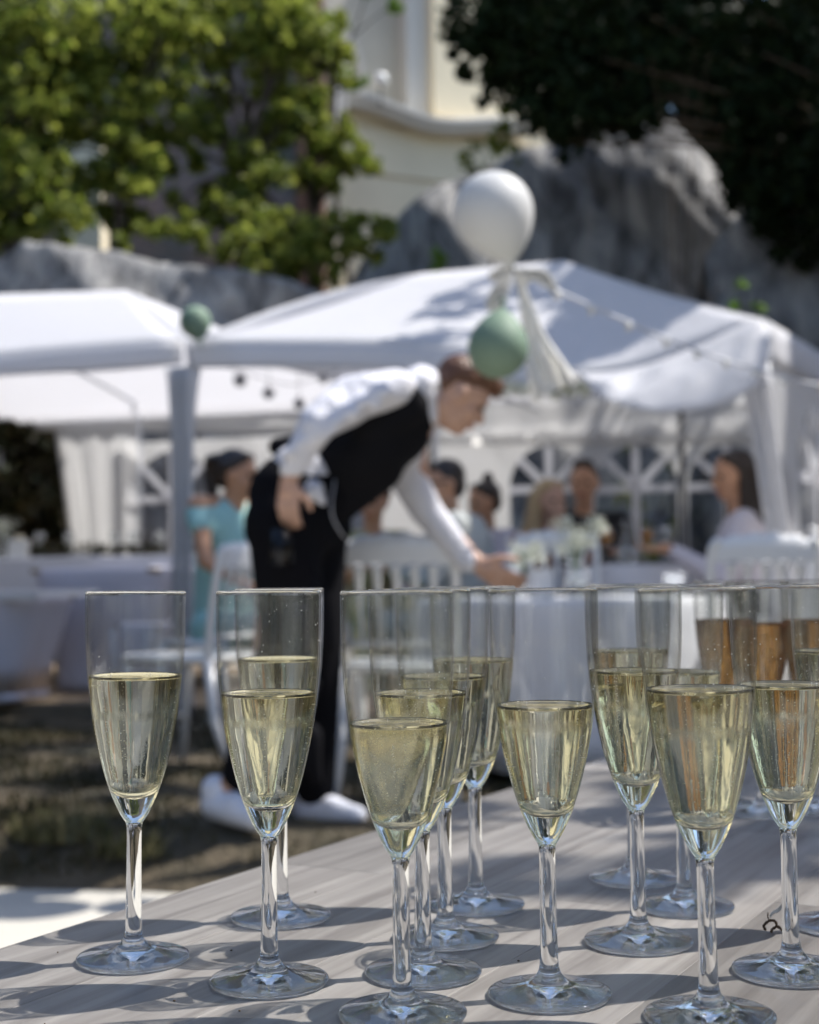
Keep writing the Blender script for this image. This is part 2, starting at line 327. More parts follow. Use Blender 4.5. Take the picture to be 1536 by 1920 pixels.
# tent layout lines
PL = Vector((-1.20, 7.55)); PR = Vector((1.64, 6.50)); U = (PR-PL).normalized(); V = Vector((0.45, 0.893)); BL = PL+V*3; BR = PR+V*3
def TP(a, b, z): p = PL+U*a+V*b; return Vector((p.x, p.y, z))
deck = empty('timber_deck', TP(-3, 0, 0), 'brown timber deck platform under the white tents', 'deck')
bd = MB().box((0, 0, 0), (9.0, 0.135, 0.028)).build('deck_board', M['deck'])
for i in range(22):
    o = bd if i == 0 else bd.copy()
    if i: COL.objects.link(o)
    p = TP(-2.3, 0.12+0.14*i, DECKZ-0.014+0.0008*(i % 3)); o.parent = deck; o.matrix_parent_inverse = Matrix.Identity(4)
    o.location = p-deck.location; o.rotation_euler = (0, 0, math.atan2(U.y, U.x))
e = MB().box((0, 0, 0), (9.0, 0.03, 0.075)).build('edge_board', M['rug'], deck); e.location = TP(-2.3, 0.03, 0.040)-deck.location; e.rotation_euler = (0, 0, math.atan2(U.y, U.x))

# grass
def blades(name, pts, h, mt, wd=0.006):
    n = len(pts); P = np.array(pts); a = rng.uniform(0, 6.28, n); hh = h*rng.uniform(0.5, 1.2, n); ln = rng.normal(0, 0.35, (n, 2))*hh[:, None]
    dx = np.stack([np.cos(a), np.sin(a), a*0], 1)*wd
    top = P + np.stack([ln[:, 0], ln[:, 1], hh], 1)
    v = np.empty((n*3, 3)); v[0::3] = P-dx; v[1::3] = P+dx; v[2::3] = top
    return raw(name, v, 3, mt)
def raw(name, v, k, mt, parent=None):
    n = len(v)//k; me = bpy.data.meshes.new(name); me.vertices.add(len(v)); me.vertices.foreach_set('co', v.astype(np.float32).ravel())
    me.loops.add(n*k); me.polygons.add(n); me.loops.foreach_set('vertex_index', np.arange(n*k, dtype=np.int32)); me.polygons.foreach_set('loop_start', np.arange(0, n*k, k, dtype=np.int32))
    me.update(); me.validate(); return link(name, me, mt, parent)
pts = []
while len(pts) < 26000:
    x, y = random.uniform(-3.2, 3), random.uniform(4.1, 7.6)
    if mnoise.noise(Vector((x*1.3, y*1.3, 3))) + 0.25 < random.random()*0.6: continue
    pts.append((x, y, ground_z(x, y)))
tag(blades('grass', pts, 0.035, M['grass']), 'short worn grass between the patio and the tents', kind='stuff')
for (px_, py_, n_, r_, lab) in ((110, 1648, 260, 0.10, 'pale green weed tuft at the edge of the light patio'), (245, 1655, 120, 0.07, 'small dry weed tuft just left of the wooden table'), (600, 1590, 160, 0.09, 'yellowish grass tuft behind the table edge by the white shoe')):
    c = W(px_, py_, {110: 4.27, 245: 4.16, 600: 4.02}[px_]); q = []
    for _ in range(n_):
        a = random.uniform(0, 6.28); rr = r_*math.sqrt(random.random()); q.append((c.x+math.cos(a)*rr*1.5, c.y+math.sin(a)*rr, ground_z(c.x, c.y)-0.01))
    tag(blades('weed_tuft', q, 0.08, M['weed'], 0.008), lab, 'weeds')

# ------------------------------------------------------------------ the wooden table in front
TZ = CAMZ-0.222
CN = Vector((-0.304, 0.778)); TU = Vector((0.4898, 0.8718)); TV = Vector((0.8718, -0.4898)); TL, TW = 1.50, 0.86
tb = empty('wooden_table', (CN.x, CN.y, TZ), 'long grey-brown wooden table carrying the champagne flutes', 'table', rz=math.atan2(TU.y, TU.x))
# local x = along TU, local -y = along TV
nw = 9; sw = TW/nw; rs = random.Random(3)
for i in range(nw):
    x = -rs.uniform(0, 0.3) if i % 2 else -rs.uniform(0.1, 0.45)
    while x < TL:
        L = rs.uniform(0.38, 0.75); a = max(x, 0); b = min(x+L, TL)
        if b-a > 0.04:
            wz = 0.0215+rs.uniform(-0.00008, 0.00008)
            mb = MB(); hx, hy = (b-a)/2-0.00012, sw/2-0.00012; be = 0.00035
            vs = [(sx*hx, sy*hy, -wz) for sx, sy in ((-1, -1), (1, -1), (1, 1), (-1, 1))] + [(sx*hx, sy*hy, -be) for sx, sy in ((-1, -1), (1, -1), (1, 1), (-1, 1))] + [(sx*(hx-be), sy*(hy-be), 0) for sx, sy in ((-1, -1), (1, -1), (1, 1), (-1, 1))]
            fs = [(3, 2, 1, 0), (8, 9, 10, 11)] + [(k, (k+1) % 4, 4+(k+1) % 4, 4+k) for k in range(4)] + [(4+k, 4+(k+1) % 4, 8+(k+1) % 4, 8+k) for k in range(4)]
            mb.add(vs, fs, False); o = mb.build('stave', WOOD, tb); o.cycles.is_caustics_receiver = True; o.location = ((a+b)/2, -(i+0.5)*sw, 0)
        x += L
MB().box((TL/2, -TW/2, -0.034), (TL-0.03, TW-0.03, 0.018)).build('underframe', M['rug'], tb)
for sx in (0.06, TL-0.06):
    for sy in (0.06, TW-0.06):
        MB().box((sx, -sy, -(TZ+0.12)/2-0.02), (0.05, 0.05, TZ+0.12-0.045)).build('leg', M['rug'], tb)

# ------------------------------------------------------------------ champagne flutes
outer = [(0.0000, 0.0011), (0.010, 0.0008), (0.026, 0.0002), (0.0305, 0.0), (0.0322, 0.0008), (0.0327, 0.0020), (0.0320, 0.0031), (0.0290, 0.0038), (0.0220, 0.0050), (0.0150, 0.0066), (0.0105, 0.0083), (0.0075, 0.0106), (0.0056, 0.0140), (0.0049, 0.0190), (0.0046, 0.030), (0.0044, 0.050), (0.0043, 0.070), (0.0045, 0.0775), (0.0052, 0.0802), (0.0062, 0.0818), (0.0085, 0.0855), (0.0118, 0.0925), (0.0150, 0.1005), (0.0186, 0.1120), (0.0220, 0.1260), (0.0248, 0.1410), (0.0271, 0.1580), (0.0285, 0.1750), (0.0291, 0.1910), (0.0293, 0.2060), (0.0293, 0.2142)]
inner = [(0.0288, 0.2149), (0.0284, 0.2142), (0.0284, 0.2060), (0.0282, 0.1910), (0.0276, 0.1750), (0.0261, 0.1580), (0.0237, 0.1410), (0.0206, 0.1260), (0.0168, 0.1130), (0.0138, 0.1055), (0.0105, 0.1010), (0.0060, 0.0973), (0.0, 0.0955)]
def smooth_prof(p, n=4):
    q = crom([(a, b, 0) for a, b in p], n); return [(max(v.x, 0), v.y) for v in q]
op = smooth_prof(outer); op[0] = (0, outer[0][1]); ip = smooth_prof(inner); ip[-1] = (0, inner[-1][1])
def inner_r(z):
    for (r1, z1), (r2, z2) in zip(ip, ip[1:]):
        if z2 <= z <= z1: return r2+(r1-r2)*(z-z2)/(z1-z2+1e-9)
    return 0.028
glass_me = None
def wine_mesh(zs, name):
    pr = [(0, zs)]
    r = inner_r(zs)+0.00025
    for q in (0.5, 0.80, 0.90, 0.955): pr.append((r*q, zs+(0.0004 if q > 0.94 else 0.0001 if q > 0.89 else 0)))
    pr += [(r*0.985, zs+0.0011), (r+0.0, zs+0.0019)]
    z = zs+0.0012
    while z > 0.0975: pr.append((inner_r(z)+0.00025, z)); z -= 0.0016
    pr += [(a+0.0002 if a > 0 else 0, b-0.0002) for a, b in ip if b <= 0.0972]
    return MB().lathe(pr, 72)
G = [  # base spot in the photograph, height of the wine, lean, label
 (250, 1800, .164, -.009, 'Y', 'leftmost champagne flute on the table, standing alone near its left edge'),
 (505, 1843, .157, -.005, 'Y', 'second flute from the left in the front row, before a half hidden flute'),
 (755, 1905, .146, .003, 'Y', 'front flute with the lowest wine level and golden glow, base cut by the frame'),
 (1031, 1868, .1515, .003, 'Y', 'flute with pale wine standing alone just right of the centre'),
 (1331, 1911, .1625, .011, 'Y', 'largest front flute at the right, its base cut by the bottom of the frame'),
 (1485, 1824, .158, .004, 'Y', 'flute at the right edge, standing beside the small dry twig'),
 (527, 1722, .1676, 0, 'Y', 'flute half hidden right behind the second flute from the left'),
 (794, 1826, .155, 0, 'Y', 'flute directly behind the low filled front flute, nearest of the three behind it'),
 (836, 1760, .159, 0, 'Y', 'middle one of the three flutes lined up behind the low filled front flute'),
 (893, 1699, .164, 0, 'Y', 'farthest of the three flutes lined up behind the low filled front flute'),
 (1198, 1768, .162, 0, 'Y', 'flute standing between the pale wine flute and the large right front flute'),
 (1190, 1650, .165, 0, 'Y', 'far flute with its dark rimmed foot in the shade, behind the one right of centre'),
 (1284, 1702, .155, 0, 'Y', 'flute hidden behind the large right front flute, foot in the shade'),
 (1586, 1738, .171, 0, 'Y', 'flute cut by the right edge of the photo, foot just showing'),
 (1428, 1527, .174, 0, 'R', 'amber rose wine flute far back on the table behind the right edge flute'),
 (1366, 1510, .176, 0, 'R', 'amber rose wine flute seen through the upper bowl of the large right front flute'),
 (1532, 1520, .176, 0, 'R', 'amber rose wine flute at the far right back of the table'),
]
gmesh = None
for i, (px_, py_, wz, lean, kind, lab) in enumerate(G):
    p = WZ(px_, py_, TZ+0.0003); t = empty('champagne_flute', p, lab, 'champagne flute', 'flutes of sparkling wine on the wooden table')
    t.rotation_euler = (0, -lean, 0)
    if gmesh is None:
        g0 = MB().lathe(op+ip, 96).build('glass', GL, t); gmesh = g0.data
    else:
        g0 = bpy.data.objects.new('glass', gmesh); COL.objects.link(g0); g0.parent = t
    g0.rotation_euler = (0, 0, random.uniform(0, 6.28)); g0.cycles.is_caustics_caster = True
    wo = wine_mesh(wz, 'w').build('wine', WINE if kind == 'Y' else ROSE, t)
    wo.cycles.is_caustics_caster = True
    # bubbles: a few rising strings and loose ones clinging to the wall
    if kind == 'Y':
        mb = MB(); rb = random.Random(i)
        ico = bmesh.new(); bmesh.ops.create_icosphere(ico, subdivisions=1, radius=1); iv = [v.co.copy() for v in ico.verts]; ifc = [tuple(v.index for v in f.verts) for f in ico.faces]; ico.free()
        spots = []
        for s_ in range(8):
            a = rb.uniform(0, 6.28); q = rb.uniform(0.1, 0.9); z = 0.104
            while z < wz-0.001:
                r = (inner_r(z)-0.0006)*q; spots.append((r*math.cos(a)+rb.gauss(0, .00015), r*math.sin(a)+rb.gauss(0, .00015), z)); z += rb.uniform(0.0012, 0.006)
        for s_ in range(36):
            a = rb.uniform(0, 6.28); z = rb.uniform(0.1, wz-0.001); r = (inner_r(z)-0.0005)*rb.choice((1, 1, rb.random())); spots.append((r*math.cos(a), r*math.sin(a), z))
        for s_ in range(14):
            a = rb.uniform(0, 6.28); r = (inner_r(wz)-0.0007); spots.append((r*math.cos(a), r*math.sin(a), wz+0.0006))
        for s_ in range(34):                         # white droplet specks on the dry glass, added to stand for glints
            a = rb.uniform(0, 6.28); z = rb.uniform(wz+.004, .212); r = inner_r(z)-0.0001; spots.append((r*math.cos(a), r*math.sin(a), z))
        for c in spots:
            rr = rb.uniform(0.00014, 0.00040); mb.add([Vector(c)+v*rr for v in iv], ifc)
        b = mb.build('bubbles', BUB, t); b['kind'] = 'stuff'

# twig with a dry petal by the right flute
tp = WZ(1448, 1748, TZ+0.001)
tw = empty('dry_twig', tp, 'small curled dry twig with a pale petal lying on the table', 'twig')
MB().tube(crom([(-.0035, .002, .001), (-.0050, .0, .004), (-.002, -.002, .0075), (.0015, -.0015, .007), (.003, .001, .0035), (.0005, .002, .0012), (-.0012, -.003, .001)], 5), [.0007+.0003*((k*7) % 3)/2 for k in range(31)], 7).build('stem', M['twig'], tw)
MB().tube(crom([(.003, .001, .0035), (.0052, .002, .0022), (.0062, .0, .0006)], 4), [.0006, .0007, .0009, .0011, .0009, .0008, .0007, .0006, .0005], 7).build('stub', M['twig'], tw)
MB().tube(crom([(-.002, -.002, .0072), (-.0032, -.003, .0100), (-.0028, -.002, .0125)], 4), .0004, 6).build('stub', M['twig'], tw)
MB().grid([[Vector((-.001+.010*t, .0035*s_*(1-abs(2*t-.9)*.6), .0085+.0085*t+.0012*abs(s_)+.0008*math.sin(t*9))) for t in (0, .15, .3, .45, .6, .75, .9, 1)] for s_ in (-1, -.5, 0, .5, 1)]).build('petal', M['dryleaf'], tw)
cr2 = random.Random(5); cb = MB()
for _ in range(46):
    p = TU*cr2.uniform(0, 0.8)+TV*cr2.uniform(0, 0.6)+CN; cb.ell((p.x, p.y, TZ+0.0004), (cr2.uniform(.0003, .0009), cr2.uniform(.0003, .0008), .0004), seg=6, rings=4)
tag(cb.build('dirt_specks', M['twig']), 'tiny dark specks of dirt scattered on the tabletop', kind='stuff')

# ------------------------------------------------------------------ party tents
def eave_line(pxs, pys, extra=None): return [WP(x, y, PL, U) for x, y in zip(pxs, pys)]
def loft(a, b, n=8, sag=0.0, lift=0.0):              # sheet from curve a to curve b
    out = []
    for i in range(n+1):
        t = i/n; s = math.sin(math.pi*t); out.append([p.lerp(q, t)+Vector((0, 0, -sag*s+lift*s)) for p, q in zip(a, b)])
    return out
def resamp(pts, n):
    pts = [Vector(p) for p in pts]; L = [0]
    for a, b in zip(pts, pts[1:]): L.append(L[-1]+(b-a).length)
    out = []
    for i in range(n):
        s = L[-1]*i/(n-1); k = 0
        while k < len(L)-2 and L[k+1] < s: k += 1
        q = (s-L[k])/max(L[k+1]-L[k], 1e-9); out.append(pts[k].lerp(pts[k+1], q))
    return out
tr_ = empty('party_tent', (PL.x, PL.y, DECKZ), 'white party tent with the seated guests, its hipped roof partly in tree shade', 'party tent', 'white party tents')
tl_ = empty('party_tent', (PL.x-0.1, PL.y, DECKZ), 'white party tent at the left with a dark door opening in its back wall', 'party tent', 'white party tents')
def put(o, par):                                     # built in world places, hung under its thing
    o.parent = par; o.matrix_parent_inverse = Matrix.Translation(-par.location); return o
# right roof
ev = crom([WP(x, y, PL, U) for x, y in ((348, 643), (520, 643), (700, 645), (880, 656), (1000, 682), (1085, 699), (1200, 690), (1310, 650), (1438, 600))], 6)
ev = resamp(ev, 41)
A_ = W(788, 513, 8.95); B_ = W(1058, 489, 8.35)
blc = Vector((BL.x, BL.y, 1.98)); brc = Vector((BR.x, BR.y, 1.98))
ridge = resamp([A_, B_], 41)
rf = MB().grid(loft(ev, ridge, 10, sag=0.03))
rf.grid(loft(resamp([ev[-1], brc], 13), resamp([B_, B_+Vector((.001, .001, 0))], 13), 8, sag=0.02))
rf.grid(loft(resamp([blc, ev[0]], 13), resamp([A_, A_+Vector((.001, 0, 0))], 13), 8, lift=0.05))
rf.grid(loft(resamp([brc, blc], 21), resamp([B_, A_], 21), 8))
put(thick(rf.build('roof', M['tent']), 0.003), tr_)
# front valance: grey shaded part at the left, sunlit flung-out part at the right
def strip(top, bot, n=3, wave=0.0): return loft(top, bot, n)
dn = Vector((0, 0, -1))
vt = crom([WP(x, y, PL, U) for x, y in ((348, 645), (520, 645), (700, 647), (880, 658), (1000, 684), (1080, 700))], 6)
vb = crom([WP(x, y, PL-V*0.03, U) for x, y in ((352, 690), (520, 690), (700, 694), (880, 708), (1000, 728), (1083, 712))], 6)
put(thick(MB().grid(strip(vt, vb)).build('valance', M['tent']), 0.002), tr_)
ft = [W(1082, 700, 6.72), W(1140, 698, 6.62), W(1200, 688, 6.56), W(1260, 668, 6.50), W(1320, 644, 6.46), W(1380, 615, 6.42), W(1425, 600, 6.40), W(1441, 618, 6.40)]
fb = [W(1086, 706, 6.66), W(1130, 742, 6.30), W(1180, 763, 6.22), W(1240, 772, 6.16), W(1310, 768, 6.14), W(1370, 752, 6.14), W(1425, 715, 6.18), W(1440, 660, 6.30)]
ft = crom(ft, 5); fb = crom(fb, 5); fl = loft(ft, fb, 10)
for i, row in enumerate(fl):
    for j, p in enumerate(row):
        q = math.sin(math.pi*i/10); p.y -= 0.06*q; p.z += 0.012*math.sin(j*0.9+i*0.6)*q + 0.02*mnoise.noise(p*9)*q
put(thick(MB().grid(fl).build('lifted_valance', M['tent']), 0.003), tr_)
# right side eave valance
se = resamp([WP(1438, 600, PL, U), brc], 14); sb = [p+dn*0.20 for p in se]
put(thick(MB().grid(loft(se, sb, 3)).build('valance', M['tent']), 0.002), tr_)
# back valance, both tents
BD = U
def back(px_, py_, off=0.0): return WP(px_, py_, (BL-V*off), BD)
for par, x0, x1 in ((tr_, 812, 1600), (tl_, -420, 806)):
    a = resamp([back(x0, 738 if x0 > 500 else 752), back(x1, 742)], 30); b = resamp([back(x0, 835 if x0 > 500 else 800, .04), back(x1, 832 if x0 > 500 else 818, .04)], 30)
    for j, p in enumerate(b): p += Vector((0, 0.02*math.sin(j*1.7), 0))
    put(thick(MB().grid(loft(a, b, 4)).build('back_valance', M['tentin']), 0.002), par)
# left tent roof
evl = resamp(crom([WP(x, y, PL, U) for x, y in ((342, 640), (200, 650), (60, 662), (-200, 692), (-700, 745))], 6), 30)
Al = W(238, 545, 9.3); Bl = W(-260, 560, 10.3); bll = BL-U*6.2; blz = Vector((BL.x-U.x*0.1, BL.y-U.y*0.1, 1.98)); bl2 = Vector((bll.x, bll.y, 1.98))
rl = MB().grid(loft(evl, resamp([Al, Bl], 30), 8, sag=0.01))
rl.grid(loft(resamp([blz, evl[0]], 10), resamp([Al, Al+Vector((.001, 0, 0))], 10), 8))
rl.grid(loft(resamp([bl2, blz], 20), resamp([Bl, Al], 20), 8))
rl.grid(loft(resamp([evl[-1], bl2], 10), resamp([Bl, Bl+Vector((.001, 0, 0))], 10), 6))
put(thick(rl.build('roof', M['tent']), 0.003), tl_)
vb = [p+Vector((0, -0.02, -0.125-0.012*math.sin(i*0.5))) for i, p in enumerate(evl)]
put(thick(MB().grid(loft(evl, vb, 3)).build('valance', M['tent']), 0.002), tl_)
# poles and gathered leg covers
def leg(par, c, zt, wt, wb, lean=0.0):
    put(MB().tube([(c.x, c.y, 0.0), (c.x, c.y, zt)], 0.016, 8).build('pole', M['pole']), par)
    rows = []
    for i in range(25):
        t = i/24; z = zt-(zt-0.02)*t; wd = wb+(wt-wb)*math.exp(-t*7); row = []
        for k in range(13):
            s = k/12*2-1; fold = 0.012*math.sin(k*2.4+i*0.1)
            q = Vector((c.x, c.y, z)) + Vector((U.x, U.y, 0))*(s*wd/2+lean*(1-t)) + Vector((V.x, V.y, 0))*(-0.03+0.03*s*s+fold)
            row.append(q)
        rows.append(row)
    put(thick(MB().grid(rows).build('leg_curtain', M['tent']), 0.003), par)
pw = WP(345, 700, PL, U)
leg(tr_, PL+U*0.028, 1.88, 0.17, 0.055); leg(tl_, PL-U*0.034, 1.88, 0.15, 0.05)
# right front corner curtain: wide sheet hanging from the corner
rows = []
for i in range(21):
    t = i/20; y = 700+t*640
    xl = 1385+t**0.8*95 if t < .6 else 1385+.6**.8*95+(t-.6)*40; xr = 1442+t*78
    rows.append([W(xl+(xr-xl)*k/10, y, 6.35+0.03*math.sin(k*2.2+t)) for k in range(11)])
put(thick(MB().grid(rows).build('corner_curtain', M['tent']), 0.003), tr_)
put(MB().tube([(PR.x+0.02, PR.y+.04, 0), (PR.x+0.02, PR.y+.04, 1.9)], 0.016, 8).build('pole', M['pole']), tr_)
for q in (BL+U*0.05, BR, BL-U*2.0): put(MB().tube([(q.x, q.y-.05, 0), (q.x, q.y-.05, 1.95)], 0.016, 8).build('pole', M['pole']), tr_ if (q-BL).dot(U) >= 0 else tl_)
# roof struts seen inside
for par, a, b in ((tl_, back(262, 760, .1), W(60, 650, 8.6)), (tr_, back(1010, 770, .1), W(700, 652, 7.5)), (tl_, back(262, 755, .08), back(262, 1100, .08))):
    put(MB().tube([a, b], 0.013, 6).build('strut', M['pole']), par)

# wall panels with arched windows
def wall_panel(par, p0, dr, a0, a1, z0, z1, wins, fold=0.0, slant=None):
    """wins: list of (centre, half width, bottom, top) along the wall"""
    bm = bmesh.new(); dr = Vector(dr); nrm = Vector((-dr.y, dr.x))
    def P(a, z):
        f = fold*math.sin(a*9+z*1.3)*0.6+fold*mnoise.noise(Vector((a*3, z*0.7, 1)))
        q = Vector(p0)+dr*a+nrm*f; return Vector((q.x, q.y, z))
    loops = []
    n = max(int((a1-a0)/0.07), 2)
    out = [(a0+(a1-a0)*i/n, z0) for i in range(n)]+[(a1, z0+(z1-z0)*i/10) for i in range(10)]+[(a1-(a1-a0)*i/n, z1) for i in range(n)]+[(a0, z1-(z1-z0)*i/10) for i in range(10)]
    loops.append(out)
    arcs = []
    for c, h, zb, zt in wins:
        zs = zt-h; L = [(c-h, zb), (c-h*0.33, zb), (c+h*0.33, zb), (c+h, zb), (c+h, (zb+zs)/2)]+[(c+h*math.cos(math.pi*i/16), zs+h*math.sin(math.pi*i/16)) for i in range(17)]+[(c-h, (zb+zs)/2)]
        loops.append(L); arcs.append(L)
    eds = []
    for L in loops:
        vs = [bm.verts.new((a, 0, z)) for a, z in L]
        eds += [bm.edges.new((vs[i], vs[(i+1) % len(vs)])) for i in range(len(vs))]
    bmesh.ops.triangle_fill(bm, use_beauty=True, edges=eds, normal=(0, -1, 0))
    for v in bm.verts: v.co = P(v.co.x, v.co.z)
    me = bpy.data.meshes.new('wall_panel'); bm.to_mesh(me); bm.free()
    put(thick(link('wall_panel', me, M['tentin']), 0.003), par)
    for (c, h, zb, zt), L in zip(wins, arcs):
        mb = MB(); mb.add([P(a, z)+Vector((nrm.x, nrm.y, 0))*0.004 for a, z in L], [tuple(range(len(L)))], False); win = put(mb.build('window', M['film']), par)
        zs = zt-h; hub = (c, zs-0.02)
        bars = [((c, zb), (c, zt)), ((c-h, hub[1]), (c+h, hub[1])), (hub, (c+h*math.cos(R(42)), zs+h*math.sin(R(42)))), (hub, (c-h*math.cos(R(42)), zs+h*math.sin(R(42))))]
        for (a, z), (a2, z2) in bars:
            q1 = P(a, z)-Vector((nrm.x, nrm.y, 0))*0.008; q2 = P(a2, z2)-Vector((nrm.x, nrm.y, 0))*0.008
            ax = (q2-q1).normalized(); side = ax.cross(Vector((nrm.x, nrm.y, 0))).normalized()*0.026; nn = Vector((nrm.x, nrm.y, 0))*0.003
            m2 = MB().add([q1-side-nn, q1+side-nn, q2+side-nn, q2-side-nn, q1-side+nn, q1+side+nn, q2+side+nn, q2-side+nn], [(0, 1, 2, 3), (7, 6, 5, 4), (0, 4, 5, 1), (1, 5, 6, 2), (2, 6, 7, 3), (3, 7, 4, 0)], False)
            o = m2.build('glazing_bar', M['tent']); o.parent = win; o.matrix_parent_inverse = win.matrix_parent_inverse.copy() @ Matrix.Identity(4)
            o.matrix_parent_inverse = Matrix.Identity(4)
def along(px_, z=1.0):
    p = WP(px_, 1000, BL, BD); return (p.xy-BL).dot(U)
def zat(px_, py_): return back(px_, py_).z
a = along
wall_panel(tr_, BL, U, a(815), a(1112), 0.09, 1.80, [((a(957)+a(1108))/2, (a(1108)-a(957))/2, zat(1040, 1062), zat(1040, 834))], 0.01)
wall_panel(tr_, BL, U, a(1113), a(1279), 0.09, 1.80, [((a(1118)+a(1272))/2, (a(1272)-a(1118))/2, zat(1190, 1062), zat(1190, 834))], 0.006)
wall_panel(tr_, BL, U, a(1284), a(1625), 0.09, 1.80, [((a(1292)+a(1440))/2, (a(1440)-a(1292))/2, zat(1360, 1062), zat(1360, 834))], 0.006)
put(MB().box(back(1281, 940, .03), (0.035, 0.012, 1.55)).build('strap', M['dark']), tr_)
wall_panel(tl_, BL, U, a(500), a(806), 0.09, 1.82, [((a(540)+a(690))/2, (a(690)-a(540))/2, zat(600, 1060), zat(600, 848))], 0.02)
wall_panel(tl_, BL, U, a(232), a(498), 0.09, 1.82, [((a(250)+a(400))/2, (a(400)-a(250))/2, zat(330, 1040), zat(330, 846))], 0.02)
# tied back door flap with its slanted edge, and the wall left of the door
bm_ = MB(); rows = []
for i in range(15):
    t = i/14; y = 792+t*300; xl = 101+t*40
    rows.append([back(xl+(262-xl)*k/16, y, 0.05)+Vector((0, 0.010*math.sin(k*1.1+t*1.2)+.008*math.sin(k*2.7), 0)) for k in range(17)])
put(thick(MB().grid(rows).build('door_flap', M['tentin']), 0.003), tl_)
wall_panel(tl_, BL, U, a(-420), a(4), 0.09, 1.82, [], 0.02)
# right side wall with a window
sd = (BR-PR).normalized(); sl_ = (BR-PR).length
wall_panel(tr_, (PR+sd*0.05).to_tuple(), sd, 0.05, sl_-0.1, 0.09, 1.82, [(sl_*0.34, 0.36, 0.85, 1.62), (sl_*0.74, 0.36, 0.85, 1.62)], 0.012)

# ------------------------------------------------------------------ chairs
def make_chair(label):
    t = empty('banquet_chair', (0, 0, 0), label, 'chair', 'white banquet chairs')
    wd = 0.40; mt = M['chair']
    MB().box((0, 0.19, 0.452), (0.38, 0.38, 0.022)).tube([(-.19, 0.0, .446), (.19, 0, .446), (.2, .38, .446), (-.2, .38, .446), (-.19, 0, .446)], 0.018, 8).build('seat', mt, t)
    for s in (-1, 1):
        MB().tube([(s*.185, 0.37, .44), (s*.175, .375, .2), (s*.17, .385, 0)], [.021, .016, .012], 10).build('leg', mt, t)
        MB().tube([(s*.185, 0.0, .45), (s*.185, -.03, .22), (s*.20, -.13, 0)], [.021, .018, .013], 10).build('leg', mt, t)
        MB().tube(crom([(s*.185, 0, .44), (s*.188, -.02, .6), (s*.196, -.05, .75), (s*.19, -.068, .845), (s*.165, -.074, .868)], 4), 0.017, 10).build('back_post', mt, t)
    # crest rail: scalloped on top, straight below
    N = 40; F = []; Bk = []
    for i in range(N+1):
        q = i/N*2-1; x = q*.19
        top = .862+.026*(1-q*q)+.009*abs(math.sin(q*math.pi*2.5)) ; bot = .785+0.012*abs(math.cos(q*math.pi*3))
        y = -.062-.012*(1-q*q)
        F.append((x, y, top, bot))
    mb = MB(); P = [[Vector((x, y-.012, b)), Vector((x, y-.014, (a_+b)/2)), Vector((x, y-.010, a_-.006)), Vector((x, y, a_)), Vector((x, y+.010, a_-.006)), Vector((x, y+.012, b)), Vector((x, y-.012, b))] for x, y, a_, b in F]
    mb.grid(P); mb.build('crest_rail', mt, t)
    MB().tube([(-.185, -.025, .53), (.185, -.025, .53)], .012, 8).build('lower_rail', mt, t)
    for k in range(5):
        x = (k-2)*.062; q = k-2
        MB().tube([(x*.94, -.022, .53), (x*.96, -.035, .62), (x, -.052, .73), (x, -.060, .772), (x, -.064, .79)], [.007, .0075, .011, .017, .024], 8).build('spindle', mt, t)
    MB().tube([(-.17, .38, .20), (.17, .38, .20)], .010, 8).build('stretcher', mt, t)
    return t
def zfl(p):                                          # what a thing at p stands on
    q = Vector((p[0], p[1]))-PL; return DECKZ+0.0015 if q.dot(Vector((-U.y, U.x))) > 0.02 else ground_z(p[0], p[1])
chair0 = make_chair('white slatted chair directly behind the waiter, back to the camera, left of centre')
chair_list = [chair0]
def chair(px_, d, rz, label, dz=0):
    c = chair0 if len(chair_list) == 1 and not chair0.get('used') else copy_tree(chair0)
    if c is chair0: chair0['used'] = 1
    else: chair_list.append(c)
    p = W(px_, 1000, d); c.location = (p.x, p.y, zfl(p)+dz); c.rotation_euler = (0, 0, rz); c['label'] = label; return c
chair(745, 4.72, R(-6), 'white slatted chair to the right of the waiter with its back to the camera')
chair(442, 5.5, R(62), 'white slatted chair between the tent post and the waiter')
chair(1045, 6.95, R(178), 'white slatted chair facing the camera behind the vase of white flowers')
chair(1424, 5.15, R(3), 'white slatted chair at the right, back to the camera, in front of the corner curtain')
chair(1560, 5.9, R(35), 'white slatted chair cut by the right edge of the photo')
del chair0['used']

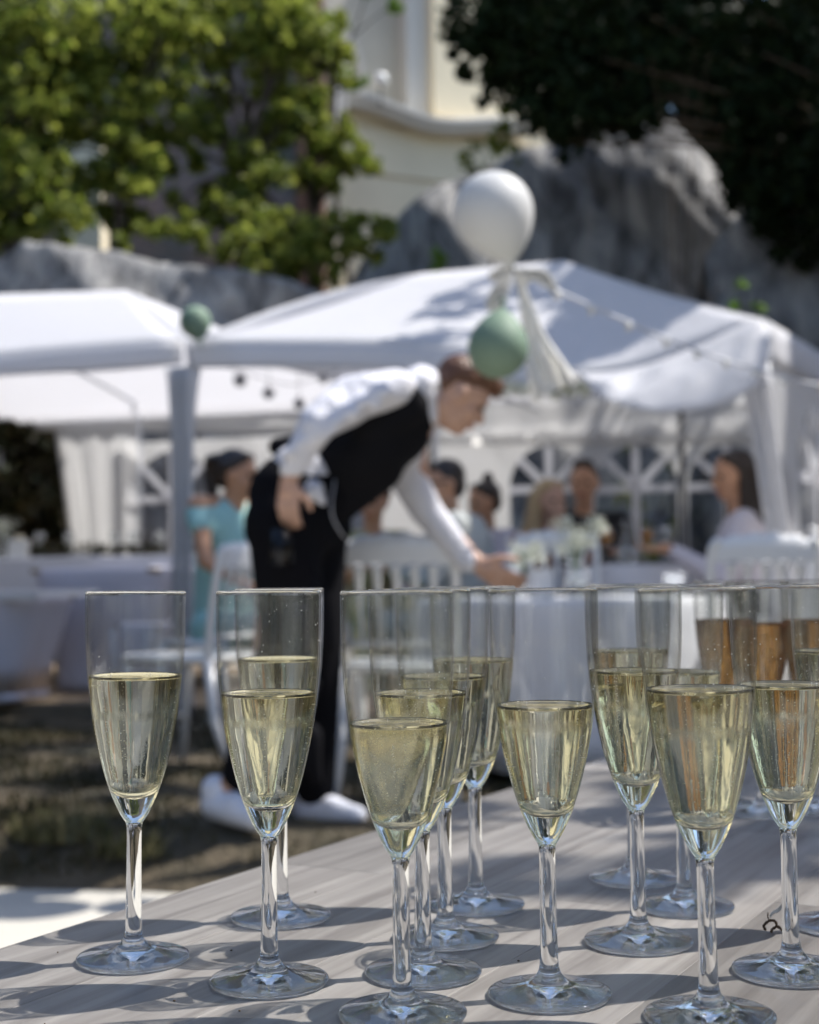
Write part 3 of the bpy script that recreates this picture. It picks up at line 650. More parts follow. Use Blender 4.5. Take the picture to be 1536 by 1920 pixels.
# ------------------------------------------------------------------ tables
def cloth_table(name_label, c, rad, ztop, hem, label_cloth, mt, wav=14, amp=.03):
    z0 = zfl(c); t = empty('round_table', (c.x, c.y, z0), name_label, 'table', None)
    MB().lathe([(0, ztop-z0-.001), (rad-.02, ztop-z0-.001), (rad-.012, ztop-z0-.012), (rad-.02, ztop-z0-.024), (0, ztop-z0-.024)], 40).build('tabletop', M['deck'], t)
    for k in range(4):
        an = k*math.pi/2+.6; MB().tube([(math.cos(an)*rad*.65, math.sin(an)*rad*.65, 0), (math.cos(an)*rad*.6, math.sin(an)*rad*.6, ztop-z0-.03)], .018, 8).build('leg', M['pole'], t)
    rows = []; n = 120
    for r, z in [(0.02, ztop+.002), (rad*.5, ztop+.002), (rad-.01, ztop+.002), (rad+.004, ztop-.004), (rad+.010, ztop-.03)]+[(rad+.014+.06*q, ztop-.03-(ztop-.03-hem)*q) for q in (.12, .25, .4, .6, .8, 1)]:
        q = max(0, (ztop-.03-z)/(ztop-hem)); rows.append([Vector((c.x+math.cos(6.2832*k/n)*(r+amp*q*math.sin(wav*6.2832*k/n+2*math.sin(k*.3))), c.y+math.sin(6.2832*k/n)*(r+amp*q*math.sin(wav*6.2832*k/n+2*math.sin(k*.3))), z)) for k in range(n+1)])
    o = thick(MB().grid(rows).build('tablecloth', mt), .002, -1); tag(o, label_cloth, 'tablecloth')
    return t
tc1 = W(1075, 1100, 5.72)
cloth_table('round table the waiter leans over, under a pale cloth', tc1, .62, .66, .05, 'pale lavender cloth hanging to the grass from the table the waiter serves', M['cloth'])
tc2 = W(1190, 1060, 7.75)
cloth_table('round guest table inside the right tent behind the flowers', tc2, .70, .80, .25, 'shaded grey cloth on the guest table inside the right tent', M['cloth'])
# long buffet tables in the left tent with cloths
def long_table(c, L, Wd, ztop, rz, lab, labc, hem, mt):
    z0 = zfl(c); t = empty('long_table', (c.x, c.y, z0), lab, 'table', None, rz)
    MB().box((0, 0, ztop-z0-.015), (L-.03, Wd-.03, .025)).build('tabletop', M['deck'], t)
    for sx in (-1, 1):
        for sy in (-1, 1): MB().tube([(sx*(L/2-.1), sy*(Wd/2-.1), 0), (sx*(L/2-.1), sy*(Wd/2-.1), ztop-z0-.03)], .018, 8).build('leg', M['pole'], t)
    rows = []; Mz = Matrix.Rotation(rz, 3, 'Z')
    per = []
    for q in range(80):
        s = q/80*4; k = int(s); f = s-k; cn = [(-1, -1), (1, -1), (1, 1), (-1, 1), (-1, -1)]
        per.append((cn[k][0]*(1-f)+cn[k+1][0]*f, cn[k][1]*(1-f)+cn[k+1][1]*f))
    per.append(per[0])
    for ins, z in ((.0, ztop), (.9, ztop+.001), (1.0, ztop-.002), (1.0, ztop-.02), (1.0, ztop-.2), (1.0, hem+.1), (1.0, hem)):
        q = max(0, ztop-z)/(ztop-hem+.001)
        rows.append([c + Mz @ Vector((a_*L/2*ins+a_*.03*q+.015*q*math.sin(i*2.2), b_*Wd/2*ins+b_*.03*q+.015*q*math.cos(i*1.9), 0)) + Vector((0, 0, z-c.z)) for i, (a_, b_) in enumerate(per)])
    o = thick(MB().grid(rows).build('tablecloth', mt), .002, -1); tag(o, labc, 'tablecloth'); return t
AU = math.atan2(U.y, U.x)
lt = W(90, 1040, 9.75); lt.z = .9
long_table(lt, 3.0, .75, .905, AU, 'long buffet table at the far left before the door opening', 'pale cloth over the long buffet table before the door opening', .45, M['cloth'])
lt2 = W(560, 1040, 9.4); long_table(lt2, 1.9, .7, .86, AU, 'long table behind the teal dressed woman', 'pale cloth over the long table behind the teal dressed woman', .3, M['cloth'])
# stretch covered stand table: top wider than the foot
def stretch_table(px0, px1, pyt, d, zb, label, foot=.55):
    c = W((px0+px1)/2, pyt, d); hw = (px1-px0)/2/FPX*d; z0 = zfl(c)
    t = empty('cocktail_table', (c.x, c.y, z0), label, 'table', 'tables under stretch covers', AU)
    zt = c.z-z0; rows = []
    n = 64
    for q, z in ((0.02, zt), (.9, zt), (.985, zt-.004), (1, zt-.012), (.99, zt-.05), (.90, zt-.2), (.80, zt-.38), (.74, zt-.55), (.74, .06), (.76, .008)):
        r = []
        for k in range(n+1):
            an = 6.2832*k/n; ca, sa = math.cos(an), math.sin(an); m4 = (abs(ca)**4+abs(sa)**4)**-.25
            lo = max(0, (zt-.3-z)/zt); pull = 1-lo*.22*(1-abs(math.sin(2*an)))     # pulled in between the four feet
            r.append(Vector((ca*m4*hw*q*pull, sa*m4*min(hw, .33)*q*pull, z)))
        rows.append(r)
    thick(MB().grid(rows).build('stretch_cover', M['stretch'], t), .002)
    MB().box((0, 0, zt-.02), (hw*1.8, min(hw, .33)*1.8, .025)).build('tabletop', M['deck'], t)
    for sx in (-1, 1):
        for sy in (-1, 1): MB().tube([(sx*hw*.6, sy*.2, 0.0), (sx*hw*.7, sy*.22, zt-.03)], .015, 8).build('leg', M['pole'], t)
    return t
stretch_table(76, 372, 1064, 8.75, 0, 'lavender stretch covered table with a drawn in foot left of the tent post')
stretch_table(-190, 122, 1118, 8.15, 0, 'low bench-like table with a white stretch cover at the far left')
stretch_table(232, 330, 1168, 8.1, 0, 'small low stool under a stretch cover right before the tent post')
wr = W(-40, 1120, 8.0); 
o = MB().box((0, 0, 0), (.98, .62, .035)).tube([(-.49, -.31, -.01), (.49, -.31, -.01)], .03, 8).build('folded_cloth', M['tentin']); o.location = W(-10, 1121, 8.12)+Vector((0, 0, .022)); o.rotation_euler = (0, 0, AU)
tag(o, 'folded white cloth lying on the low bench-like table at the far left', 'cloth')

# things on the tables
def stemglass(c, h, r, fill=None, label='', group=None, name='drinking_glass', straight=False):
    t = empty(name, c, label, 'glass', group)
    if straight: pr = [(0, .004), (r*.86, 0), (r*.9, .004), (r, h), (r-.002, h), (r*.87, .010), (0, .010)]
    else: pr = [(0, .002), (r*.9, 0), (r*.9, .003), (.006, .010), (.005, h*.42), (r*.55, h*.5), (r, h*.72), (r*.92, h), (r*.90, h), (r*.97, h*.72), (r*.5, h*.52), (0, h*.47)]
    MB().lathe(pr, 24).build('bowl', GL2, t)
    if fill:
        pr = [(0, h*.012+.011), (r*.84, .011), (r*.93, h*.55), (0, h*.55)] if straight else [(0, h*.49), (r*.45, h*.53), (r*.9, h*.72), (r*.86, h*.9), (0, h*.9)]
        MB().lathe(pr, 24).build('drink', fill, t)
    return t
GL2 = glassmat('table_glass', (.97, .98, .98), 1.45, fixed=0.75)
T2 = .803
for px_, d_, fl_, lab in ((1138, 7.5, M['juice'], 'stemmed glass of orange juice nearer the man in black'), (1214, 7.5, M['juice'], 'stemmed glass of orange juice beside the grey carafe'), (1250, 7.45, None, 'empty stemmed glass right of the orange juice glasses')):
    p = W(px_, 1040, d_); stemglass(Vector((p.x, p.y, T2)), .20, .036, fl_, lab, 'glasses on the guest table')
p = W(1178, 1040, 7.42); t = empty('carafe', (p.x, p.y, T2), 'clear water carafe between the two orange juice glasses', 'carafe')
MB().lathe([(0, .003), (.05, 0), (.062, .03), (.06, .10), (.03, .16), (.028, .20), (.036, .225), (.034, .225), (.026, .20), (.028, .16), (.057, .10), (.058, .03), (0, .01)], 28).build('body', GL2, t)
MB().lathe([(0, .012), (.055, .03), (.055, .09), (0, .09)], 24).build('water', winemat('water', (.97, .98, .98), .5), t)
T1 = .664
p = W(1264, 1090, 5.35); stemglass(Vector((p.x, p.y, T1)), .09, .040, None, 'short tumbler near the right rim of the lavender clothed table', None, 'tumbler', True)
p = W(1085, 1090, 5.32); t = stemglass(Vector((p.x, p.y, T1)), .11, .045, None, 'clear candle jar in front of the vase of white flowers', None, 'candle_jar', True)
MB().lathe([(0, .012), (.036, .012), (.036, .06), (0, .06)], 24).build('candle', M['ceramic'], t)
p = W(958, 1090, 5.3); stemglass(Vector((p.x, p.y, T1)), .12, .038, None, 'tumbler the waiter reaches for on the pale clothed table', None, 'tumbler', True)
p = W(1015, 1090, 5.45); t = empty('table_box', (p.x, p.y, T1), 'small white box on the pale clothed table under the flowers', 'box')
MB().box((0, 0, .05), (.075, .06, .10), .3).build('body', M['ceramic'], t); MB().box((0, 0, .105), (.080, .065, .012), .3).build('lid', M['ceramic'], t)
# gypsophila vase
def flowers(c, label, spread, h, n, size, cat='flowers', seed=1):
    rr_ = random.Random(seed); t = empty('flower_vase', c, label, cat)
    MB().lathe([(0, .003), (.035, 0), (.045, .05), (.028, .12), (.034, .15), (.031, .15), (.025, .12), (.041, .05), (0, .01)], 24).build('vase', GL2, t)
    sm = MB(); heads = []
    for k in range(16):
        a_ = rr_.uniform(0, 6.28); q = rr_.random()**.6; e_ = Vector((math.cos(a_)*spread*q, math.sin(a_)*spread*q, h*rr_.uniform(.6, 1.0)))
        sm.tube(crom([(0, 0, .02), (e_.x*.25, e_.y*.25, .16), e_], 3), .0016, 5); heads.append(e_)
    sm.build('stems', M['stalk'], t); pts_ = []
    for e_ in heads:
        for _ in range(n//16):
            pts_.append(e_+Vector([rr_.gauss(0, size) for _ in range(3)]))
    leafcloud('blossom', np.array(pts_), .0075, M['floret'], t)
    return t
KEEP_LIT = [(-.75, .25, 4.0, 4.75, 1.6), (-.75, .25, 4.0, 4.75, 1.25), (-.5, .3, 4.0, 4.75, .9), (-4.8, .10, 6.9, 10.8, 2.3), (.72, 1.9, 5.9, 6.9, 1.65), (-3.9, 1.2, 9.8, 11.9, 1.0), (-3.9, 1.2, 9.8, 11.9, 1.6),
            (-2.2, -.30, 3.2, 4.2, -.12), (-.6, .7, .4, .97, .53), (.0, .5, 3.9, 4.5, 1.8), (1.0, 2.4, 4.9, 5.5, .9), (-.2, .3, 4.5, 5.0, .85), (.3, .9, 5.1, 5.6, .66), (.72, 1.9, 5.9, 6.9, 1.88), (.72, 1.9, 5.8, 6.9, 1.45), (1.7, 3.0, 10.1, 11.1, 2.7), (2.0, 3.0, 11.4, 12.2, 4.4)]
def pruned(C):                                       # no leaf grows where it would take the sun from these places
    keep = np.ones(len(C), bool); sv = np.array(S)
    for x0, x1, y0, y1, z in KEEP_LIT:
        t = (C[:, 2]-z)/sv[2]; q = C-t[:, None]*sv; keep &= ~((t > 0.6) & (q[:, 0] > x0) & (q[:, 0] < x1) & (q[:, 1] > y0) & (q[:, 1] < y1))
    return C[keep]
def leafcloud(name, C, size, mt, parent=None, squash=1.0):
    n = len(C); s = size*rng.uniform(.6, 1.35, n)
    a1 = rng.normal(size=(n, 3)); a1 /= np.linalg.norm(a1, axis=1)[:, None]; b1 = rng.normal(size=(n, 3)); b1[:, 2] *= squash
    b1 -= (a1*b1).sum(1)[:, None]*a1; b1 /= np.linalg.norm(b1, axis=1)[:, None]; nn = np.cross(a1, b1)
    v = np.empty((n*6, 3)); S_ = s[:, None]
    v[0::6] = C-a1*S_; v[1::6] = C-a1*S_*.35+b1*S_*.55+nn*S_*.14; v[2::6] = C+a1*S_*.4+b1*S_*.45+nn*S_*.12
    v[3::6] = C+a1*S_; v[4::6] = C+a1*S_*.4-b1*S_*.45+nn*S_*.12; v[5::6] = C-a1*S_*.35-b1*S_*.55+nn*S_*.14
    return raw(name, v, 6, mt, parent)
fv = W(1078, 1090, 5.6); flowers(Vector((fv.x, fv.y, T1)), 'glass vase of airy white blossom on the table before the guests', .12, .30, 800, .015, seed=4)
fv = W(982, 1090, 5.9); flowers(Vector((fv.x, fv.y, T1)), 'lower bunch of white blossom close to the waiter\'s reaching hand', .08, .22, 330, .014, seed=5)
fv = W(8, 1030, 9.6); flowers(Vector((fv.x, fv.y, .908)), 'small vase of cream flowers on the buffet table at the left edge', .08, .24, 420, .022, seed=6)
z_ = .908
for i, (px_, lab) in enumerate(((36, 'small white candle box beside the cream flowers on the buffet'),)):
    p = W(px_, 1020, 9.55); t = empty('candle_box', (p.x, p.y, z_), lab, 'candle box'); MB().box((0, 0, .06), (.12, .12, .12)).build('body', M['ceramic'], t); MB().lathe([(0, .12), (.03, .12), (.03, .15), (0, .152)], 12).build('candle', M['cream'], t)
rr_ = random.Random(9)
for k, (px_, lab) in enumerate(((95, 'garland of green leaves on the buffet before the door opening'), (190, 'green leaf garland at the foot of the door flap'), (265, 'dark green sprig on the buffet left of the tent post'))):
    p = W(px_, 1030, 9.6-.02*k); C = np.array([[p.x+rr_.gauss(0, .10), p.y+rr_.gauss(0, .05), z_+.02+abs(rr_.gauss(0, .035))] for _ in range(170)]); o = leafcloud('leaf_garland', C, .018, M['leafh']); tag(o, lab, 'greenery', 'green garlands on the buffet', 'stuff')
labs = ['stemmed glass left of the candle box on the buffet', 'stemmed glass standing right before the dark door opening', 'stemmed glass at the slanted edge of the door flap', 'stemmed glass below the white door flap', 'stemmed glass below the left edge of the arched window', 'stemmed glass just left of the tent post on the buffet']
for k, px_ in enumerate((-20, 75, 130, 215, 250, 300)):
    p = W(px_, 1030, 9.62); stemglass(Vector((p.x, p.y, z_)), .17, .035, None, labs[k], 'glasses on the buffet table')
for k, (px_, lab) in enumerate(((160, 'white plate on the buffet table below the door flap'), (320, 'white plate on the buffet table beside the tent post'))):
    p = W(px_, 1030, 9.62); o = MB().lathe([(0, .004), (.08, .0), (.13, .016), (.13, .020), (.08, .008), (0, .008)], 32).build('plate', M['ceramic'], None, Vector((p.x, p.y, z_))); tag(o, lab, 'plate', 'plates on the buffet table')

# ------------------------------------------------------------------ balloons, ribbon, cords, lanterns
def balloon(c, r, mt, label, knot_dir, sx=1.0, string=None):
    t = empty('balloon', c, label, 'balloon', None); t.rotation_euler = Vector((0, 0, -1)).rotation_difference(Vector(knot_dir).normalized()).to_euler()
    pr = [(0, r)]
    for i in range(1, 30):
        th = math.pi*i/30; rr = r*math.sin(th); z = r*math.cos(th)
        if th > math.pi/2: z *= sx+ (0.28-0.0)*((th-math.pi/2)/(math.pi/2))**2.2; rr *= 1-0.10*((th-math.pi/2)/(math.pi/2))**1.5
        pr.append((rr, z))
    zb = pr[-1][1]; pr += [(.008, zb-.012)]
    MB().lathe(pr, 48).build('skin', mt, t)
    MB().lathe([(0, zb-.008), (.008, zb-.010), (.005, zb-.018), (.012, zb-.030), (.010, zb-.032), (0, zb-.020)], 16).build('knot', mt, t)
    return t
bw = W(925, 397, 4.12); balloon(bw, .117, M['balloonw'], 'large white balloon floating above the tent roof', (.33, 0, -.95), 1.12)
bg_ = W(934, 653, 4.08); balloon(bg_, .088, M['balloong'], 'sage green balloon hanging over the waiter\'s head', (.12, .1, .98), 1.1)
bs = W(366, 603, 7.4); balloon(bs, .084, M['balloong'], 'small pale green balloon at the corner between the two tents', (.25, -.3, -.9), 1.06)
kn = W(966, 506, 4.32)
# tulle: a knot, a bunch hanging left, a long tail down to the right
tu = empty('tulle_ribbon', kn, 'cream tulle ribbon knotted under the white balloon, its tail falling to the right', 'ribbon')
def ribbon(pts, widths, folds, name):
    P = crom([p-kn for p in pts], 8); n = len(P); rows = []
    for i, p in enumerate(P):
        t = i/(n-1); q = t*(len(widths)-1); k = min(int(q), len(widths)-2); wd = widths[k]+(widths[k+1]-widths[k])*(q-k)
        tg = (P[min(i+1, n-1)]-P[max(i-1, 0)]).normalized(); sd_ = tg.cross(Vector((0, 1, 0))).normalized()
        rows.append([p+sd_*wd*(j/14-.5)+Vector((0, .10*wd*math.sin(j*folds*1.3+i*.1)+.25*wd*mnoise.noise(Vector((j*.35, i*.12, 2))), .05*wd*mnoise.noise(Vector((j*.5, i*.2, 7))))) for j in range(15)])
    return thick(MB().grid(rows).build(name, M['tulle'], tu), .0015)
ribbon([W(968, 506, 4.32), W(984, 560, 4.32), W(1000, 620, 4.32), W(1020, 680, 4.32), W(1044, 732, 4.34)], [.015, .035, .06, .11, .17], 1.0, 'tail')
ribbon([W(964, 508, 4.32), W(945, 535, 4.3), W(930, 565, 4.3), W(926, 585, 4.31)], [.015, .05, .06, .04], 1.3, 'loop')
ribbon([W(966, 506, 4.32), W(990, 512, 4.3), W(1020, 520, 4.3), W(1040, 545, 4.31)], [.012, .03, .04, .02], 1.9, 'loop')
ribbon([W(962, 503, 4.32), W(940, 512, 4.32), W(918, 520, 4.33)], [.02, .04, .03], 1.7, 'loop')
bl = np.array([W(905+rng.uniform(0, 200), 728+rng.normal(0, 7), 6.9+rng.normal(0, .03)) for _ in range(420)]); 
gt = empty('blossom_garland', W(1000, 730, 6.9), 'crumpled white blossom garland along the tent eave right of the green balloon', 'garland')
o = leafcloud('blossom', bl-np.array(gt.location), .020, M['floret'], gt)
MB().tube([p-gt.location for p in crom([W(905, 722, 6.9), W(1000, 732, 6.9), W(1105, 728, 6.9)], 6)], .005, 6).build('vine', M['stalk'], gt)
# light cord from the knot down to the right edge
lc = empty('light_string', kn, 'thin white string of little lights running from the ribbon down to the right', 'string lights')
cp = crom([W(966, 503, 4.32), W(1045, 545, 4.5), W(1150, 592, 4.7), W(1262, 640, 4.9), W(1350, 672, 5.05), W(1440, 698, 5.2), W(1540, 722, 5.4), W(1760, 750, 5.9)], 8)
MB().tube([p-kn for p in cp], .0055, 6).build('cord', M['cordw'], lc)
for k in range(3, len(cp), 5): MB().ell(cp[k]-kn-Vector((0, 0, .012)), (.013, .013, .018), seg=10, rings=8).build('bulb', M['ceramic'], lc)
ep = cp[-1]
o = MB().tube([(ep.x, ep.y, -.1), (ep.x, ep.y, ep.z+.05)], .02, 10).build('support_post', M['pole']); tag(o, 'slim white post beyond the right edge holding the light string', 'post')
fl_ = MB().tube([kn, kn+Vector((.02, .1, 3.3))], .0003, 5).build('hanging_line', M['dark']); tag(fl_, 'hair thin line holding the ribbon knot from the branch above', 'line')
MB().tube([Vector((0, 0, 0)), bg_+Vector((.012, .01, .10))-kn], .0012, 5).build('string', M['cordw'], tu)
ll = empty('lantern_line', W(520, 700, 8.3), 'thin line under the tent roof carrying the grey paper lanterns', 'line')
MB().tube([p-ll.location for p in crom([W(430, 690, 8.3), W(503, 712, 8.3), W(560, 720, 8.35), W(640, 690, 8.4)], 6)], .003, 5).build('cord', M['dark'], ll)
for k, (x, y, r_, lab) in enumerate(((450, 713, 13, 'leftmost grey paper lantern under the tent roof'), (504, 737, 12, 'second grey paper lantern from the left under the tent roof'), (561, 757, 11, 'lowest and palest grey paper lantern, just above the waiter\'s sleeve'), (606, 712, 8, 'smallest grey paper lantern, above the waiter\'s back'))):
    p = W(x, y, 8.3); rr = r_/FPX*8.3; t = empty('paper_lantern', p, lab, 'lantern', 'grey paper lanterns under the tent roof')
    MB().ell((0, 0, 0), (rr, rr, rr*.95), seg=20, rings=14).build('shade', M['lantern'], t); MB().tube([(0, 0, rr*.9), (0, 0, W(x, 700, 8.3).z-p.z+.02)], .002, 5).build('string', M['dark'], t)
    MB().lathe([(0, rr*.93), (.02, rr*.92), (.02, rr*.97), (0, rr*.98)], 12).build('cap', M['dark'], t)

# ------------------------------------------------------------------ people
def head_parts(mb, c, Mh, s=1.0, sex='m'):
    """c centre of the skull, Mh: columns face-forward x, left y, crown z"""
    c = Vector(c); T = lambda x, y, z: c + Mh @ (Vector((x, y, z))*s)
    mb.ell(T(-.005, 0, .02), (.098*s, .076*s, .095*s), Mh); mb.ell(T(.022, 0, -.045), (.070*s, .060*s, .078*s), Mh)
    mb.ell(T(.048, 0, -.092), (.036*s, .036*s, .026*s), Mh)
    mb.cap(T(.080, 0, .012), T(.104, 0, -.030), .009*s, .0135*s, 10); mb.ell(T(.083, 0, -.060), (.014*s, .024*s, .014*s), Mh)
    for k in (-1, 1):
        mb.ell(T(-.004, k*.078, -.008), (.018*s, .008*s, .032*s), Mh); mb.ell(T(.076, k*.034, .022), (.012*s, .026*s, .008*s), Mh)
        mb.ell(T(.050, k*.045, -.030), (.030*s, .024*s, .026*s), Mh)
def face_bits(par, c, Mh, s=1.0, off=Vector((0, 0, 0)), beard=None):
    T = lambda x, y, z: Vector(c) + Mh @ (Vector((x, y, z))*s) - off
    for k in (-1, 1): MB().ell(T(.080, k*.032, .002), (.011*s, .014*s, .010*s), Mh, 12, 8).build('eye', M['eye'], par)
    MB().ell(T(.093, 0, -.064), (.007*s, .023*s, .008*s), Mh, 12, 8).build('lips', M['lip'], par)
def rotm(yaw, pitch=0, roll=0):                      # yaw: direction the face looks (0 = +x), pitch: down positive
    return (Matrix.Rotation(yaw, 3, 'Z') @ Matrix.Rotation(pitch, 3, 'Y') @ Matrix.Rotation(roll, 3, 'X'))
def finish(mb, name, mt, par, vox, sm=4):
    o = mb.build(name, mt); merged(o, vox, sm); o.data.materials.clear(); o.data.materials.append(mt)
    o.parent = par; o.matrix_parent_inverse = Matrix.Translation(-par.location); return o
def hand(mb, w0, d, side, s=1.0, curl=.5, thumb=1):
    """w0 wrist, d direction of the fingers, side: across the palm towards the thumb"""
    d = Vector(d).normalized(); side = Vector(side); side = (side-d*side.dot(d)).normalized(); nrm = d.cross(side)*thumb
    w0 = Vector(w0); mb.cap(w0, w0+d*.03*s, .024*s, .028*s)
    for k, q in enumerate((-1.5, -.5, .5, 1.5)):
        mb.cap(w0+d*.01*s+side*q*.013*s, w0+d*.085*s+side*q*.019*s, .014*s, .0125*s, 10)
    Ls = (.062, .078, .082, .072)
    for k, q in enumerate((-1.5, -.5, .5, 1.5)):
        p = w0+d*.085*s+side*q*.0195*s; an = 0; dirn = d.copy(); L = Ls[k]*s
        for j, f in enumerate((.45, .32, .23)):
            an += curl*(.75 if j == 0 else .6); dn_ = d*math.cos(an)+nrm*math.sin(an); e_ = p+dn_*L*f; mb.cap(p, e_, (.0098-.0008*j)*s, (.009-.0008*j)*s, 8); p = e_
    p = w0+d*.02*s+side*.026*s
    for j, (f, q) in enumerate(((.036, .75), (.03, .45), (.025, .2))):
        dn_ = (d*(1-q*.4)+side*q+nrm*.35*(j+.5)*curl).normalized(); e_ = p+dn_*f*s; mb.cap(p, e_, (.013-.0015*j)*s, (.0115-.0015*j)*s, 8); p = e_
# ---- the waiter
DW = 4.31
wt = empty('person', WZ(520, 1555, 0.0), 'waiter in black vest and white shirt bending over a table, dark glass in hand', 'person')
wp = lambda x, y, o=0.0: W(x, y, DW+o)
Hc = wp(863, 742, .10)
# face looks to the right and down; crown up and right
fx = Vector((.80, .10, -.59)).normalized(); cz = Vector((.58, .06, .81)); cz = (cz-fx*cz.dot(fx)).normalized(); Mh = Matrix((fx, cz.cross(fx), cz)).transposed()
body = MB(); head_parts(body, Hc, Mh, .94)
nb = wp(790, 765, .14); body.cap(nb, Hc+Mh@Vector((-.02, 0, -.05)), .062, .058)
body.cap(wp(640, 880, .12), wp(745, 790, .12), .10, .12); body.cap(wp(562, 925, .1), wp(640, 880, .12), .11, .10)
wrn = wp(541, 902, -.16); el = wp(592, 790, -.17); shn = wp(738, 738, -.06)
body.cap(shn+Vector((0, .04, 0)), el, .034, .030); body.cap(el, wrn, .034, .026); hand(body, wrn, (-.02, 0, -1), (1, -.35, 0), .90, .5, -1)
wrf = wp(897, 1058, .30); elf = wp(782, 935, .34); shf = wp(770, 800, .32)
body.cap(shf, elf, .055, .043); body.cap(elf, wrf, .040, .027); hand(body, wrf, Vector((.80, .0, -.50)), (.3, -.4, .8), 1.08, .5, -1)
hipn = wp(545, 950, .02); hipf = wp(575, 950, .20); kn_ = wp(508, 1215, .0); kf_ = wp(585, 1225, .16); an_ = wp(428, 1490, .04); af_ = wp(600, 1500, .20)
for a_, b_, c_ in ((hipn, kn_, an_), (hipf, kf_, af_)): body.cap(a_, b_, .075, .055); body.cap(b_, c_, .05, .035); body.cap(c_, c_+Vector((.1, -.03, -.06)), .035, .03)
finish(body, 'body', M['skin'], wt, .0058, 2)
face_bits(wt, Hc-wt.location, Mh, .94)
# hair: short sides, longer top and fringe
hr = MB(); Th = lambda x, y, z: Hc + Mh @ (Vector((x, y, z))*.94)
hr.ell(Th(-.018, 0, .050), (.094, .074, .078), Mh); hr.ell(Th(-.056, 0, .016), (.046, .068, .058), Mh)
for k in range(9): hr.cap(Th(.02, -.05+.0125*k, .11), Th(.092, -.048+.012*k, .088+.01*math.sin(k*2)), .022, .014)
for k in range(5): hr.cap(Th(.06, -.03+.015*k, .10), Th(.104, -.03+.015*k, .066), .018, .008)
finish(hr, 'hair', M['brown'], wt, .008, 3)
# shirt: sleeves and collar
shm = MB()
shm.cap(wp(742, 727, -.03), wp(655, 748, -.09), .060, .071); shm.cap(wp(655, 754, -.09), wp(594, 792, -.17), .072, .056); shm.cap(wp(592, 800, -.17), wp(546, 880, -.16), .055, .037)
shm.cap(wp(768, 732, .10), wp(735, 745, .14), .066, .085)
shm.cap(wp(768, 806, .30), wp(762, 895, .34), .060, .060); shm.cap(wp(762, 890, .33), wp(800, 958, .34), .062, .056); shm.cap(wp(798, 955, .34), wp(878, 1052, .305), .054, .040)
shm.cap(wp(740, 880, .31), wp(765, 900, .33), .045, .05)
for k in range(26): a_ = random.random(); q = wp(735, 735, -.12).lerp(wp(555, 850, -.17), a_); shm.cap(q+Vector((random.uniform(-.02, .02), -.045, random.uniform(-.01, .03))), q+Vector((random.uniform(-.06, .0), -.045, random.uniform(-.03, .02))), .018, .010, 8)
shm.cap(wp(600, 900, .08), wp(560, 885, .06), .08, .09); shm.cap(wp(545, 880, .05), wp(500, 905, .04), .055, .02); shm.cap(wp(590, 920, -.04), wp(608, 945, -.05), .035, .01)
shm.cap(wp(790, 722, .03), wp(803, 778, .08), .040, .040); shm.cap(wp(785, 730, .05), wp(800, 775, .16), .058, .055); shm.cap(wp(790, 725, .08), wp(797, 780, .15), .07, .06)
finish(shm, 'shirt', M['shirt'], wt, .011, 4)
# vest
vm = MB()
vm.ell(wp(690, 850, .11), (.18, .15, .118), Matrix.Rotation(R(38), 3, 'Y').inverted() if False else Matrix.Rotation(R(-40), 3, 'Y'), 24, 16)
vm.cap(wp(645, 868, .11), wp(738, 800, .12), .118, .126); vm.cap(wp(600, 905, .10), wp(660, 872, .11), .085, .125)
vm.cap(wp(752, 760, .12), wp(770, 775, .15), .115, .085); vm.cap(wp(655, 905, .10), wp(640, 955, .09), .07, .03)
vm.cap(wp(700, 870, .10), wp(640, 945, .10), .10, .06)
vm.cap(wp(522, 838, .16), wp(600, 855, .14), .035, .085)
vm.cap(wp(765, 742, -.01), wp(785, 790, .08), .042, .05); vm.cap(wp(700, 800, .02), wp(768, 762, .02), .075, .062)
finish(vm, 'vest', M['vest'], wt, .011, 5)
# trousers
tm = MB()
tm.cap(wp(545, 930, .08), wp(590, 925, .1), .135, .12); tm.cap(wp(540, 985, .05), wp(585, 985, .18), .14, .13)
tm.cap(wp(535, 1000, .02), wp(545, 1200, .0), .115, .095); tm.cap(wp(540, 1200, .0), wp(452, 1450, .03), .092, .062)
tm.cap(wp(590, 1000, .18), wp(592, 1200, .16), .105, .09); tm.cap(wp(592, 1200, .16), wp(590, 1480, .20), .088, .066)
for k in range(18): q = wp(random.uniform(500, 600), random.uniform(1050, 1400), -.04); tm.cap(q, q+Vector((random.uniform(-.05, .05), 0, random.uniform(-.16, -.06))), .04, .02, 8)
finish(tm, 'trousers', M['trousers'], wt, .013, 5)
def shoe(a0, a1, wd, ln):
    mb = MB(); mb.cap(a0, a1, wd*.95, wd*.75); mb.cap(a0+Vector((0, 0, .045)), a0+Vector((.03, 0, .02)), wd*.9, wd*.9); mb.cap(a0.lerp(a1, .5)+Vector((0, 0, .02)), a1, wd*.8, wd*.6)
    o = finish(mb, 'shoe', M['shoe'], wt, .010, 3)
shoe(wp(405, 1508, .05), wp(480, 1535, -.06), .052, .2); shoe(wp(575, 1518, .20), wp(668, 1530, .12), .046, .2)
# belt-hung white chain seen at his hip
MB().tube([p-wt.location for p in crom([wp(628, 900, -.0), wp(622, 960, -.04), wp(640, 1000, -.02), wp(650, 1010, .05)], 6)], .0016, 6).build('apron_string', M['shirt'], wt)
# dark glass held upside down
gp = wp(528, 1022, -.17); o = MB().lathe([(0, .045), (.030, .045), (.036, -.06), (.034, -.06), (.028, .042), (0, .042)], 28).build('tumbler', glassmat('smoked_glass', (.35, .35, .36), 1.45, fixed=.6), None, gp); tag(o, 'dark empty glass held upside down in the waiter\'s lowered hand', 'glass')

